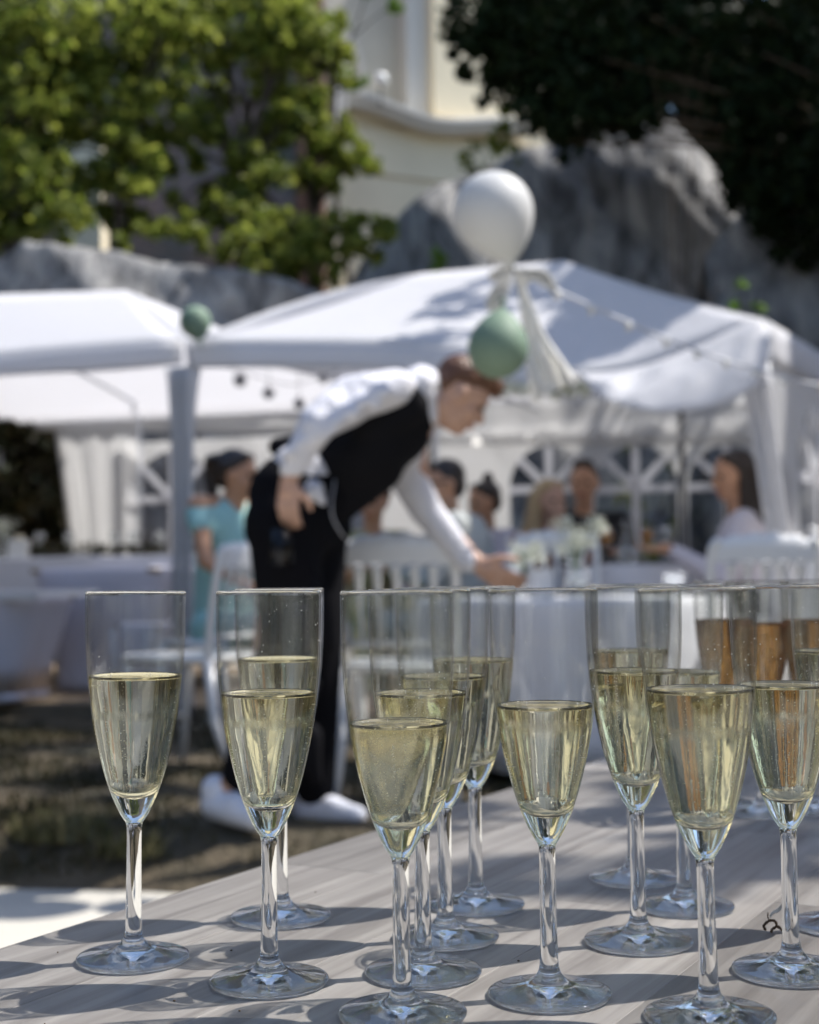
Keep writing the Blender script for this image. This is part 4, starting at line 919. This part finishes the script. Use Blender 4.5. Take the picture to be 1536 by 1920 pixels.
# ---- seated guests
def guest(px_, py_, d, yaw, label, skin, hairm, hair='short', top=None, sleeve=True, pitch=.1, s=1.0, turn=None, seatdir=None, lens=False, chairlab=None, vox=.014, arms='table', lower=None, shoulder=1.0, drop=.225, back_=.03):
    """px_, py_: centre of the head in the photograph"""
    hc = W(px_, py_, d); yb = yaw if turn is None else turn; z0 = zfl(hc); F = Vector((math.cos(yb), math.sin(yb), 0)); Lf = Vector((-F.y, F.x, 0))
    t = empty('person', (hc.x, hc.y, z0), label, 'person'); Mh_ = rotm(yaw, pitch); dz = hc.z
    b = MB(); head_parts(b, hc, Mh_, s); nk = hc+Vector((0, 0, -.17*s))-F*.025
    b.cap(nk+Vector((0, 0, -.03)), hc+Vector((0, 0, -.05))-F*.012, .052*s, .050*s)
    sz = hc.z-drop*s; wv = .165*s*shoulder; sh = [Vector((hc.x, hc.y, sz))-F*back_+Lf*wv*k for k in (-1, 1)]
    pel = Vector((hc.x, hc.y, z0+.55))-F*.09; ch = Vector((hc.x, hc.y, sz-.10))-F*(back_+.01)
    b.cap(sh[0], sh[1], .052*s, .052*s); b.cap(ch, pel, .125*s, .12*s); b.ell(ch, (.105*s, .16*s, .14*s), rotm(yb))
    els = [sh[0]+F*.10-Lf*.05+Vector((0, 0, -.26*s)), sh[1]+F*.10+Lf*.05+Vector((0, 0, -.26*s))]
    tz = z0+.80 if arms == 'table' else z0+.66
    wrs = [Vector((sh[k].x, sh[k].y, tz))+F*.36+Lf*(.09 if k == 0 else -.09) for k in (0, 1)]
    for k in (0, 1):
        b.cap(sh[k], els[k], .046*s, .038*s); b.cap(els[k], wrs[k], .036*s, .025*s); hand(b, wrs[k], F+Vector((0, 0, -.12)), Lf*(1 if k == 0 else -1), .95*s, .45, 1 if k == 0 else -1)
    kne = []
    for k in (-1, 1):
        h_ = pel+Lf*.09*k+Vector((0, 0, -.03)); kk = pel+F*.44+Lf*.10*k+Vector((0, 0, -.03)); aa = Vector((kk.x, kk.y, z0+.09))+F*.03; b.cap(h_, kk, .08, .06); b.cap(kk, aa, .055, .036); b.cap(aa, aa+F*.13+Vector((0, 0, -.045)), .035, .028); kne.append((h_, kk, aa))
    finish(b, 'body', skin, t, vox*.75, 2); face_bits(t, hc-t.location, Mh_, s)
    c = MB()
    c.ell(ch, (.125*s, .178*s*shoulder, .16*s), rotm(yb)); c.cap(ch+Vector((0, 0, -.05)), pel, .142*s, .15*s)
    if sleeve is not None:
        for k in (0, 1):
            if sleeve == 'off': c.cap(sh[k]+Vector((0, 0, -.05)), sh[k]+F*.03+Vector((0, 0, -.10))+(sh[k]-ch).normalized()*.02, .062*s, .060*s)
            else:
                c.cap(sh[k], els[k] if sleeve else sh[k].lerp(els[k], .5), .066*s, .056*s)
                if sleeve: c.cap(els[k], els[k].lerp(wrs[k], .85), .054*s, .038*s)
        c.cap(sh[0]+Vector((0, 0, -.045 if sleeve == 'off' else 0)), sh[1]+Vector((0, 0, -.045 if sleeve == 'off' else 0)), .066*s, .066*s)
    finish(c, 'top', top, t, vox, 4)
    lo = MB(); 
    for h_, kk, aa in kne: lo.cap(h_, kk, .10, .078); lo.cap(kk, aa+Vector((0, 0, .06)), .074, .055)
    finish(lo, 'skirt' if lower == 'teal' else 'trousers', M[lower] if lower else M['black'], t, .016, 4)
    h = MB(); T = lambda x, y, z: hc + Mh_ @ (Vector((x, y, z))*s)
    h.ell(T(-.022, 0, .040), (.094*s, .082*s, .084*s), Mh_); h.ell(T(-.05, 0, .0), (.060*s, .078*s, .080*s), Mh_)
    if hair == 'short': h.cap(T(.03, -.03, .105), T(.03, .03, .105), .030*s, .030*s)
    if hair == 'crop': h.cap(T(.055, -.035, .090), T(.055, .035, .090), .022*s, .022*s)
    if hair in ('long', 'tail', 'bun'):
        for k in (-1, 1): h.cap(T(.035, k*.035, .085), T(-.03, k*.072, .03), .030*s, .030*s)
    if hair == 'long':
        for k in (-1, 1):
            for j in range(5): h.cap(T(-.02-.016*j, k*(.072-.004*j), .03), T(.0-.028*j, k*(.088+.008*math.sin(j*3)), -.20-.03*math.sin(j*2+k)), .028*s, .026*s); h.cap(T(-.0-.028*j, k*.088, -.18), T(.012-.03*j, k*.078, -.30-.03*math.cos(j*2)), .028*s, .014*s)
        for j in range(6): h.cap(T(-.075, -.06+.024*j, .0), T(-.095, -.07+.028*j, -.28-.02*(j % 2)), .034*s, .016*s)
    if hair == 'tail':
        h.ell(T(-.095, 0, .05), (.035, .035, .035)); q = T(-.10, 0, .05)
        for k, (dx, dzz) in enumerate(((-.05, .0), (-.055, -.09), (-.04, -.17), (-.015, -.24))): e_ = T(-.10, 0, .05)-F*(-dx)+Vector((0, 0, dzz)); h.cap(q, e_, (.042-.004*k)*s, (.038-.005*k)*s); q = e_
    if hair == 'bun': h.ell(T(-.055, 0, .135), (.034*s, .034*s, .034*s)); h.cap(T(-.05, 0, .10), T(-.055, 0, .13), .03, .03)
    finish(h, 'hair', hairm, t, .009, 3)
    if lens:
        m2 = MB()
        for k in (-1, 1): m2.ell(T(.088, k*.036, .006), (.012*s, .030*s, .021*s), Mh_, 14, 8)
        m2.tube([T(.095, -.02, .012), T(.095, .02, .012)], .004, 6); 
        for k in (-1, 1): m2.tube([T(.082, k*.064, .010), T(.0, k*.086, .008)], .004, 6)
        o = m2.build('sunglasses', M['lens']); o.parent = t; o.matrix_parent_inverse = Matrix.Translation(-t.location)
    cc = copy_tree(chair0); chair_list.append(cc); cp_ = pel-F*.20; cc.location = (cp_.x, cp_.y, z0+.002); cc.rotation_euler = (0, 0, yb-math.pi/2); cc['label'] = chairlab
    if arms == 'lap':
        cc.name = 'stool'; cc['category'] = 'stool'; del cc['group']
        for k_ in list(cc.children):
            if k_.name.split('.')[0] in ('crest_rail', 'back_post', 'spindle', 'lower_rail'): bpy.data.objects.remove(k_)
    return t
guest(444, 890, 6.72, R(-12), 'woman in a teal off shoulder dress with a brown ponytail, turned to the right', M['skin2'], M['darkhair'], 'tail', M['teal'], 'off', .18, 1.0, R(-38), lower='teal', chairlab='backless white stool under the woman in the teal dress', vox=.012, arms='lap', drop=.15, back_=.07, shoulder=1.1)
guest(832, 908, 6.9, R(198), 'man in a grey jacket with cropped hair and sunglasses, behind the waiter\'s reaching arm', M['skin2'], M['darkhair'], 'crop', M['grey'], True, .15, 1.02, R(165), lens=True, chairlab='white slatted chair under the man in the grey jacket', lower='grey', shoulder=1.15, back_=.10, drop=.20)
guest(908, 940, 7.7, R(205), 'young woman with a dark topknot bun and a white top', M['skin2'], M['darkhair'], 'bun', M['offwhite'], True, .2, .92, R(230), chairlab='white slatted chair under the woman with the topknot bun')
guest(1032, 938, 7.5, R(-62), 'blonde woman with bare shoulders turned towards the dark haired man', M['skin'], M['blond'], 'long', M['black'], None, .1, .95, R(-75), chairlab='white slatted chair under the blonde woman')
guest(1096, 905, 8.35, R(-108), 'man with short black hair in a black shirt in front of the tent windows', M['skin2'], M['darkhair'], 'short', M['black'], True, .1, 1.05, R(-88), chairlab='white slatted chair under the man in black', shoulder=1.25)
guest(1376, 892, 7.0, R(190), 'woman with long brown hair and a pale blouse at the right, facing left', M['skin2'], M['darkhair'], 'long', M['offwhite'], True, .1, 1.05, R(172), chairlab='white slatted chair under the woman with the pale blouse')
guest(700, 938, 7.2, R(-110), 'person in an olive floral top mostly hidden behind the waiter\'s chest', M['skin2'], M['brown'], 'bun', M['floral'], False, .3, .92, R(-80), chairlab='white slatted chair under the person in the floral top', lower='floral')

# ------------------------------------------------------------------ rocks
def rock(name, label, prof, d, depth, seed, zb=-.3, amp=.35, lean=.35):
    xs_ = np.linspace(prof[0][0], prof[-1][0], 150); rows = []
    for j in range(64):
        t = j/63; row = []
        for x in xs_:
            y = np.interp(x, [p[0] for p in prof], [p[1] for p in prof]); top = W(x, y, d+lean)
            if t < .72: q = t/.72; z = zb+(top.z-zb)*q; yy = d+lean*q*q; px3 = top.x*(yy/(d+lean))
            else: q = (t-.72)/.28; z = top.z-(top.z-zb)*q*q; yy = d+lean+depth*q; px3 = top.x*(1+.25*depth*q/d)
            e_ = min(1, (1-t)*6, t*10+.3); k = mnoise.fractal(Vector((px3*.7+z*.55, z*.35-px3*.2, seed)), .9, 2.1, 5)
            k2 = abs(mnoise.noise(Vector((px3*2.2+z*1.8, z*.5, seed+5))))
            row.append(Vector((px3+.08*k*amp, yy-amp*k-amp*.5*k2, z+.18*amp*k*(1 if t > .3 else 0))))
        rows.append(row)
    o = MB().grid(rows).build(name, M['rock']); tag(o, label, 'rock', 'grey artificial rocks behind the tents'); return o
rock('rock_mound', 'tall dark grey rock mound rising behind the right tent', [(560, 640), (640, 545), (700, 455), (760, 388), (825, 330), (900, 300), (1000, 268), (1100, 232), (1180, 212), (1225, 205), (1270, 235), (1320, 290), (1380, 350), (1450, 395), (1560, 430), (1750, 460)], 13.6, 2.5, 3.3, amp=.28, lean=1.0)
rock('rock_wall', 'low pale grey rock wall behind the left tent under the trees', [(-500, 510), (-100, 500), (0, 480), (50, 452), (120, 462), (220, 458), (300, 482), (380, 490), (460, 508), (540, 530), (620, 560), (700, 600), (800, 680)], 12.2, 1.6, 8.1, amp=.2, lean=.35)
rock('rock_ledge', 'dark rock ledge beyond the right tent corner', [(1330, 470), (1400, 385), (1470, 380), (1536, 372), (1800, 350), (2300, 340)], 12.6, 2.0, 14.2, amp=.25, lean=.5)

# ------------------------------------------------------------------ buildings
DB = 20.5
cb_ = empty('cream_building', W(760, 1000, DB), 'cream rendered building with a curved cornice above the rocks', 'building')
def slab(x0, y0, x1, y1, d, th, mt, name, par=None):
    p, q = W(x0, y1, d), W(x1, y0, d); o = MB().box(((p.x+q.x)/2, d+th/2, (p.z+q.z)/2), (abs(q.x-p.x), th, abs(q.z-p.z))).build(name, mt); put(o, par or cb_); return o
slab(616, 205, 1300, 1085, DB, 1.5, M['cream'], 'wall'); slab(640, -160, 900, 205, DB+.7, .8, M['creamshade'], 'upper_wall')
# curved cornice
cv = crom([W(626, 196, DB-.25), W(680, 200, DB-.25), W(740, 212, DB-.25), (W(800, 222, DB-.25)), W(860, 218, DB-.25), W(930, 206, DB-.25), W(1010, 200, DB-.25)], 6)
mb = MB(); sec = [(0, .10), (-.10, .06), (-.10, -.0), (-.04, -.05), (0, -.12), (.3, -.12), (.3, .10)]
mb.grid([[p+Vector((0, a_, b_)) for a_, b_ in sec+[sec[0]]] for p in cv], False); put(mb.build('cornice', M['trim']), cb_)
slab(610, 236, 1300, 243, DB-.03, .06, M['ochre'], 'string_course'); slab(628, 326, 1300, 334, DB-.03, .06, M['ochre'], 'string_course')
slab(786, -160, 826, 206, DB+.35, .4, M['trim'], 'pilaster'); slab(830, -160, 1300, 204, DB+.15, .6, M['cream'], 'side_wall')
# arch recess
ar = MB(); n = 24; P1 = []; P2 = []
for i in range(n+1):
    an = math.pi*i/n; P1.append(W(655-58*math.cos(an)*1.0, 150-88*math.sin(an), DB+.62)); P2.append(W(655-46*math.cos(an), 150-76*math.sin(an), DB+.62))
ar.grid([P1, P2, [p+Vector((0, .1, 0)) for p in P2]]); put(ar.build('arch_moulding', M['trim']), cb_)
slab(592, 88, 618, 245, DB-.4, .3, M['trim'], 'column'); slab(586, 84, 624, 94, DB-.45, .4, M['trim'], 'capital'); slab(600, 245, 622, 1080, DB-.1, .2, M['cream'], 'pier')
cb_.rotation_euler = (0, 0, R(25))
o = MB().ell((0, 0, 0), .11, seg=18, rings=12).build('globe', M['ceramic']); o.location = W(714, 150, DB-.5)
lp = empty('garden_lamp', W(714, 196, DB-.5), 'small white globe lamp standing on the cornice of the cream building', 'lamp'); o.parent = lp; o.location = W(714, 150, DB-.5)-lp.location
MB().tube([(0, 0, -.02), (0, 0, W(714, 155, DB-.5).z-lp.location.z)], .02, 8).build('stem', M['dark'], lp)
pb = empty('pink_building', W(300, 1000, 19.0), 'faded pink and grey building glimpsed through the left trees', 'building')
slab(-900, -400, 560, 1085, 19.0, 1.2, M['pink'], 'wall', pb); slab(560, -400, 600, 1085, 18.9, .5, mat('rust_brown_render', (.20, .10, .065), .9, .3, 6, var=.3), 'corner_pier', pb)
slab(118, 250, 190, 1080, 17.6, .4, M['cream'], 'pillar', pb)

# ------------------------------------------------------------------ trees
def tree(label, base, clumps, nper, size, leafm, trunk_r=.10, limb=.5, bark='bark', name='tree', squash=1.0, fork=None, cat='tree', group=None, shell=.55, free=False):
    t = empty(name, base, label, cat, group); b = Vector(base); C = []
    for c, r in clumps:
        c = Vector(c); r = Vector(r) if hasattr(r, '__len__') else Vector((r, r, r)); n = int(nper*(r.x*r.y*r.z)**(2/3)/.25)+8
        # sub-clusters so that gaps stay open
        k = max(4, int(n/34)); cc = rng.normal(size=(k, 3)); cc /= np.linalg.norm(cc, axis=1)[:, None]; cc *= rng.uniform(.25, 1, (k, 1))**shell
        q = cc[rng.integers(0, k, n)]*np.array(r) + rng.normal(size=(n, 3))*min(r)*.17 + np.array(c-b); C.append(q)
    leafcloud('crown', np.concatenate(C) if free else pruned(np.concatenate(C)+np.array(b))-np.array(b), size, leafm, t, squash)
    mb = MB(); fk = Vector(fork) if fork is not None else b+Vector((0, 0, (clumps[0][0][2]-b.z)*.5))
    pts_ = crom([Vector((0, 0, -.1)), (fk-b)*.5+Vector((random.uniform(-.08, .08), 0, 0)), fk-b], 5); mb.tube(pts_, [trunk_r*(1-.35*i/(len(pts_)-1)) for i in range(len(pts_))], 10)
    for c, r in clumps:
        c = Vector(c); md_ = (fk.lerp(c, .5)-b)+Vector((random.uniform(-.15, .15), random.uniform(-.1, .1), .12)); L = crom([fk-b, md_, c-b], 5); mb.tube(L, [trunk_r*limb*(1-.8*i/(len(L)-1)) for i in range(len(L))], 7)
    mb.build('trunk', M[bark], t); return t
def cl(px_, py_, d, r): return (W(px_, py_, d), r)
def far(L, dd): return [(Vector((0, 0, CAMZ))+(c-Vector((0, 0, CAMZ)))*((c.y+dd)/c.y), tuple(q*(c.y+dd)/c.y for q in (r if hasattr(r, '__len__') else (r, r, r)))) for c, r in L]
def fill(x0, x1, y0, y1, d, n, r0_, r1_, seed):
    q = random.Random(seed); return [cl(q.uniform(x0, x1), q.uniform(y0, y1), d+q.uniform(-.5, .5), (q.uniform(r0_, r1_)*1.2, q.uniform(r0_, r1_), q.uniform(r0_, r1_)*.8)) for _ in range(n)]
GT = 'leafy trees behind the left tent'
tree('leafy tree with a thin dark trunk over the left rock wall', W(225, 1000, 14.0)*Vector((1, 1, 0)).length if False else Vector((W(225, 1000, 14).x, 14.0, 2.0)), [cl(200, 60, 14, (.6, .5, .45)), cl(280, 190, 14.1, (.45, .4, .4)), cl(170, 210, 13.8, (.4, .4, .35)), cl(230, 330, 13.9, (.4, .3, .25)), cl(320, 60, 14.2, (.5, .4, .4)), cl(120, 110, 14, (.4, .4, .4))]+fill(110, 340, 20, 430, 14.2, 16, .18, .34, 1), 1050, .055, M['leaf'], .055, fork=W(228, 300, 14), group=GT)
tree('dense leafy tree at the top left corner', Vector((W(40, 1000, 13.5).x, 13.5, 1.5)), [cl(40, 60, 13.5, (.6, .5, .5)), cl(20, 220, 13.4, (.5, .4, .5)), cl(60, 330, 13.3, (.4, .4, .35)), cl(-60, 400, 13.4, (.5, .4, .4)), cl(20, 430, 13.3, (.3, .3, .18)), cl(-120, 100, 13.6, .7)]+fill(-60, 140, 20, 440, 13.6, 12, .2, .36, 2), 1050, .055, M['leaf'], .09, fork=W(20, 350, 13.5), group=GT)
tree('leafy tree with forked trunk in front of the pink wall', Vector((W(470, 1000, 14.6).x, 14.6, 2.0)), [cl(430, 50, 14.6, (.6, .5, .5)), cl(520, 60, 14.5, (.5, .4, .45)), cl(400, 240, 14.6, (.38, .3, .25)), cl(480, 330, 14.4, (.4, .4, .3)), cl(540, 230, 14.5, (.35, .3, .3)), cl(420, 400, 14.2, (.4, .3, .2)), cl(330, 290, 14.4, (.3, .3, .2))]+fill(320, 620, 10, 470, 14.7, 26, .14, .28, 3), 1050, .055, M['leaf'], .07, fork=W(450, 330, 14.6), group=GT)
tree('slender tree whose leaves reach in front of the cream building', Vector((W(600, 1000, 15).x, 15, 2.0)), [cl(600, 90, 15, (.25, .3, .35)), cl(600, 250, 14.9, (.35, .3, .25)), cl(660, 290, 14.9, (.34, .3, .16)), cl(590, 330, 14.8, (.3, .3, .2)), cl(560, 20, 15, (.4, .3, .3)), cl(640, 60, 15, (.16, .2, .22)), cl(645, 150, 15, (.12, .2, .10))]+fill(530, 640, 20, 400, 15.1, 8, .14, .26, 4)+fill(640, 720, 260, 320, 15, 4, .10, .18, 5), 1100, .055, M['leaf'], .06, fork=W(585, 400, 15), group=GT)
tree('bright low shrub on the rock between the two rock masses', Vector((W(600, 1000, 12.9).x, 12.95, 2.2)), [cl(560, 470, 12.9, (.34, .3, .24)), cl(640, 445, 12.9, (.28, .3, .18)), cl(470, 450, 12.8, (.3, .3, .16)), cl(600, 500, 12.8, (.22, .2, .16)), cl(350, 440, 12.9, (.35, .2, .18)), cl(260, 450, 12.8, (.25, .2, .12))]+fill(420, 720, 400, 510, 13.0, 14, .12, .22, 8), 1700, .046, M['leaf'], .03, name='shrub', cat='shrub')
tree('small green plant peeking over the tent roof left of the white balloon', Vector((W(845, 1000, 12.5).x, 12.5, 2.6)), [cl(845, 490, 12.5, (.16, .14, .12)), cl(820, 500, 12.5, (.12, .1, .08))], 700, .040, M['leafb'], .02, name='shrub', cat='shrub')
tree('bright green shoots behind the right slope of the tent roof', Vector((W(1330, 1000, 10.6).x, 10.6, 1.5)), [cl(1300, 530, 10.6, (.16, .14, .12)), cl(1350, 540, 10.6, (.16, .14, .14)), cl(1345, 500, 10.6, (.05, .06, .16)), cl(1400, 575, 10.6, (.15, .12, .08))], 600, .036, M['leafb'], .02, name='shrub', cat='shrub')
tree('ivy trailing over the top of the rock left of the dark tree', Vector((W(930, 1000, 13.3).x, 13.4, 2.5)), [cl(900, 270, 13.3, (.18, .2, .2)), cl(940, 240, 13.3, (.16, .2, .2)), cl(955, 300, 13.2, (.12, .1, .16)), cl(880, 310, 13.3, (.14, .1, .08))], 620, .040, M['leaf'], .02, name='ivy', cat='ivy')
tree('bright sunlit sapling seen through a gap in the dark tree', Vector((W(1290, 1000, 11.9).x, 12.2, .1)), [cl(1305, 95, 11.8, (.16, .15, .14)), cl(1282, 160, 11.8, (.08, .1, .16)), cl(1262, 225, 11.8, (.09, .1, .07)), cl(1330, 100, 11.8, (.10, .1, .08)), cl(1350, 250, 11.9, (.10, .1, .08)), cl(1220, 110, 11.8, (.05, .06, .10))], 620, .040, M['leafb'], .015, limb=.4, bark='twig')
tree('leafy branches above the cornice of the cream building', Vector((W(690, 1000, 17).x, 17.2, 2.0)), [cl(690, 160, 17, (.22, .2, .08)), cl(650, 150, 17, (.12, .2, .08)), cl(740, 5, 17, (.2, .2, .10)), cl(700, -60, 17, (.5, .3, .3))], 700, .050, M['leafb'], .04, fork=W(600, 200, 17))
# the big dark tree, hanging over from the right
DKO = 2.5
dk = [cl(900, 20, 10.6, (.30, .5, .28)), cl(960, 90, 10.5, (.30, .5, .30)), cl(1040, 60, 10.4, (.45, .6, .5)), cl(1130, 110, 10.2, (.5, .6, .5)), cl(1060, 190, 10.3, (.30, .4, .30)), cl(1060, 265, 10.3, (.09, .12, .16)),
      cl(1180, 215, 10.3, (.25, .4, .16)), cl(1220, 30, 10.3, (.42, .6, .35)), cl(870, 110, 10.6, (.10, .12, .20)), cl(905, 180, 10.6, (.05, .08, .10)), cl(1010, 230, 10.4, (.10, .12, .10)),
      cl(1330, -40, 10.2, (.5, .7, .35)), cl(1430, 100, 10.1, (.45, .6, .55)), cl(1460, 270, 10.1, (.42, .6, .5)), cl(1520, 400, 10.3, (.42, .5, .35)), cl(1400, 330, 10.6, (.18, .3, .28)), cl(1340, 200, 10.5, (.12, .2, .2)), cl(1560, 120, 10.0, (.7, .9, .8)), cl(1250, 130, 10.9, (.12, .2, .2))]
dkh = [(Vector((x, y, 2.25))+S*u_, (a_, b_, .4)) for x, y, u_, a_, b_ in ((1.15, 8.4, 3.0, .35, .7), (1.3, 7.4, 3.1, .35, .45), (1.7, 8.0, 3.3, .5, .8), (2.3, 8.2, 3.6, .5, .8), (2.1, 7.2, 3.2, .4, .4), (1.75, 9.2, 3.4, .6, .4), (.42, 8.1, 3.2, .20, .28), (.28, 7.75, 3.3, .16, .16))]
dkh += [((6.2, 11.4, 6.4), (1.4, 1.2, 1.0)), ((4.6, 11.6, 7.0), (1.2, 1.0, .8))]
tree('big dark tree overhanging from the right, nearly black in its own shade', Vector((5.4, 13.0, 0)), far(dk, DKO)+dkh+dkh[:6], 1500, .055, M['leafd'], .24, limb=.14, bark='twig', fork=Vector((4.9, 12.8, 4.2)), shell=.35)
# dark growth behind the door opening and beyond the tent windows
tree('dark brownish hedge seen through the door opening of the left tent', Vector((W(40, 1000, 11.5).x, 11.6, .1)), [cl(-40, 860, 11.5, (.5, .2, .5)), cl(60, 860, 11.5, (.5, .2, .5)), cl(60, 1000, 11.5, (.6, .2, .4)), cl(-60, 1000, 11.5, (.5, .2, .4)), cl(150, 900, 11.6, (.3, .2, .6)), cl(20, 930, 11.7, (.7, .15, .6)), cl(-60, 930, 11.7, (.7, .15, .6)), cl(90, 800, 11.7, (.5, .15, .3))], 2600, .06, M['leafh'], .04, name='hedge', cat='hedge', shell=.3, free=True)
tree('patchy green bush behind the tent window right of the man in black', Vector((W(1200, 1000, 10.7).x, 11.0, .1)), [cl(1160, 880, 10.9, (.3, .15, .3)), cl(1240, 880, 10.8, (.3, .15, .3)), cl(1200, 990, 10.8, (.4, .15, .25)), cl(1040, 960, 11.2, (.2, .12, .2))], 420, .045, M['leaf'], .03, name='bush', cat='bush')
# the tree at the right whose crown shades and dapples the table and the grass; off to the side
shade = []
for (tx, ty, tz, up_, r) in [(.15, 1.30, .53, 3.6, (.36, .28, .2)), (.55, 1.35, .53, 3.9, (.45, .35, .2)), (.10, 1.02, .53, 4.2, (.15, .08, .1)), (.45, 1.08, .53, 3.5, (.30, .10, .1)), (.9, 1.2, .53, 3.8, (.4, .4, .25)), (.30, 1.7, .53, 4.0, (.4, .35, .25)), (.9, 1.8, .53, 4.2, (.6, .5, .3)),
                         (-1.6, 5.35, 0, 6.2, (.9, .45, .35)), (-.6, 5.5, 0, 6.0, (.8, .5, .35)), (-2.6, 5.6, 0, 6.5, (.9, .6, .4)), (-1.3, 6.5, 0, 6.1, (1.2, .6, .4)), (-2.4, 6.8, 0, 6.6, (1.2, .6, .4)), (.4, 6.0, 0, 6.2, (.7, .5, .35)), (-1.15, 4.75, 0, 6.0, (.5, .22, .2)), (-.35, 4.85, 0, 5.6, (.4, .2, .2)), (-1.9, 4.6, 0, 6.3, (.4, .16, .2))]:
    shade.append((Vector((tx, ty, tz))+S*up_, r))
tree('broad tree standing to the right of the camera, its branches shading the table', Vector((4.6, 4.2, -.1)), shade, 620, .045, M['leaf'], .2, fork=Vector((4.2, 4.4, 3.2)), shell=.35)

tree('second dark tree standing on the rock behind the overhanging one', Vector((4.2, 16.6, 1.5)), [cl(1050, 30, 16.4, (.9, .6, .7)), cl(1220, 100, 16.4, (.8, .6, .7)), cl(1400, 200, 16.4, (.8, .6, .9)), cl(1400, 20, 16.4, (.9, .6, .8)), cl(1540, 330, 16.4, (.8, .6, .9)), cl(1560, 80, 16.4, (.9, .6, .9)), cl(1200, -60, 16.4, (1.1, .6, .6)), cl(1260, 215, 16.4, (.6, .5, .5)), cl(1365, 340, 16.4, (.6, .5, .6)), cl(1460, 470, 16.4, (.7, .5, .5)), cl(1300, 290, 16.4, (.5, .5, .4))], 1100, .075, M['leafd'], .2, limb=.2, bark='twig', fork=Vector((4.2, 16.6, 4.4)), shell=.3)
# unseen trees added round the camera to darken what the flutes reflect
q = []
for i in range(46):
    an = R(rng.uniform(150, 400)); rad_ = rng.uniform(10, 15); c = np.array([math.cos(an)*rad_, math.sin(an)*rad_-1, rng.uniform(1.2, 5.0)])
    if c[0] > 3 and c[1] > -3: continue
    q.append(c+rng.normal(size=(1500, 3))*np.array([1.3, 1.3, 1.2]))
for i in range(26):
    q.append(np.array([-rng.uniform(8.5, 12), rng.uniform(2, 15), rng.uniform(.8, 5)])+rng.normal(size=(1500, 3))*np.array([1.1, 1.2, 1.2]))
for i in range(30):
    q.append(np.array([rng.uniform(9.5, 13), rng.uniform(-6, 13), rng.uniform(.8, 5.5)])+rng.normal(size=(1500, 3))*np.array([1.1, 1.2, 1.2]))
o = leafcloud('reflection_trees', pruned(np.concatenate(q)), .16, M['leafh']); tag(o, 'belt of dense garden trees closing off the garden behind and beside the camera', kind='stuff')
# far hill closing the view
hl = []
for i in range(40):
    x = -60+3*i; hl.append([Vector((x, 26+2*math.sin(i), -1)), Vector((x, 28+2*math.sin(i), 3.0+math.sin(i*1.3))), Vector((x, 34, 5.2+1.2*math.sin(i*.7))), Vector((x, 60, 6))])
tag(MB().grid(hl).build('hill', M['hill']), kind='structure')
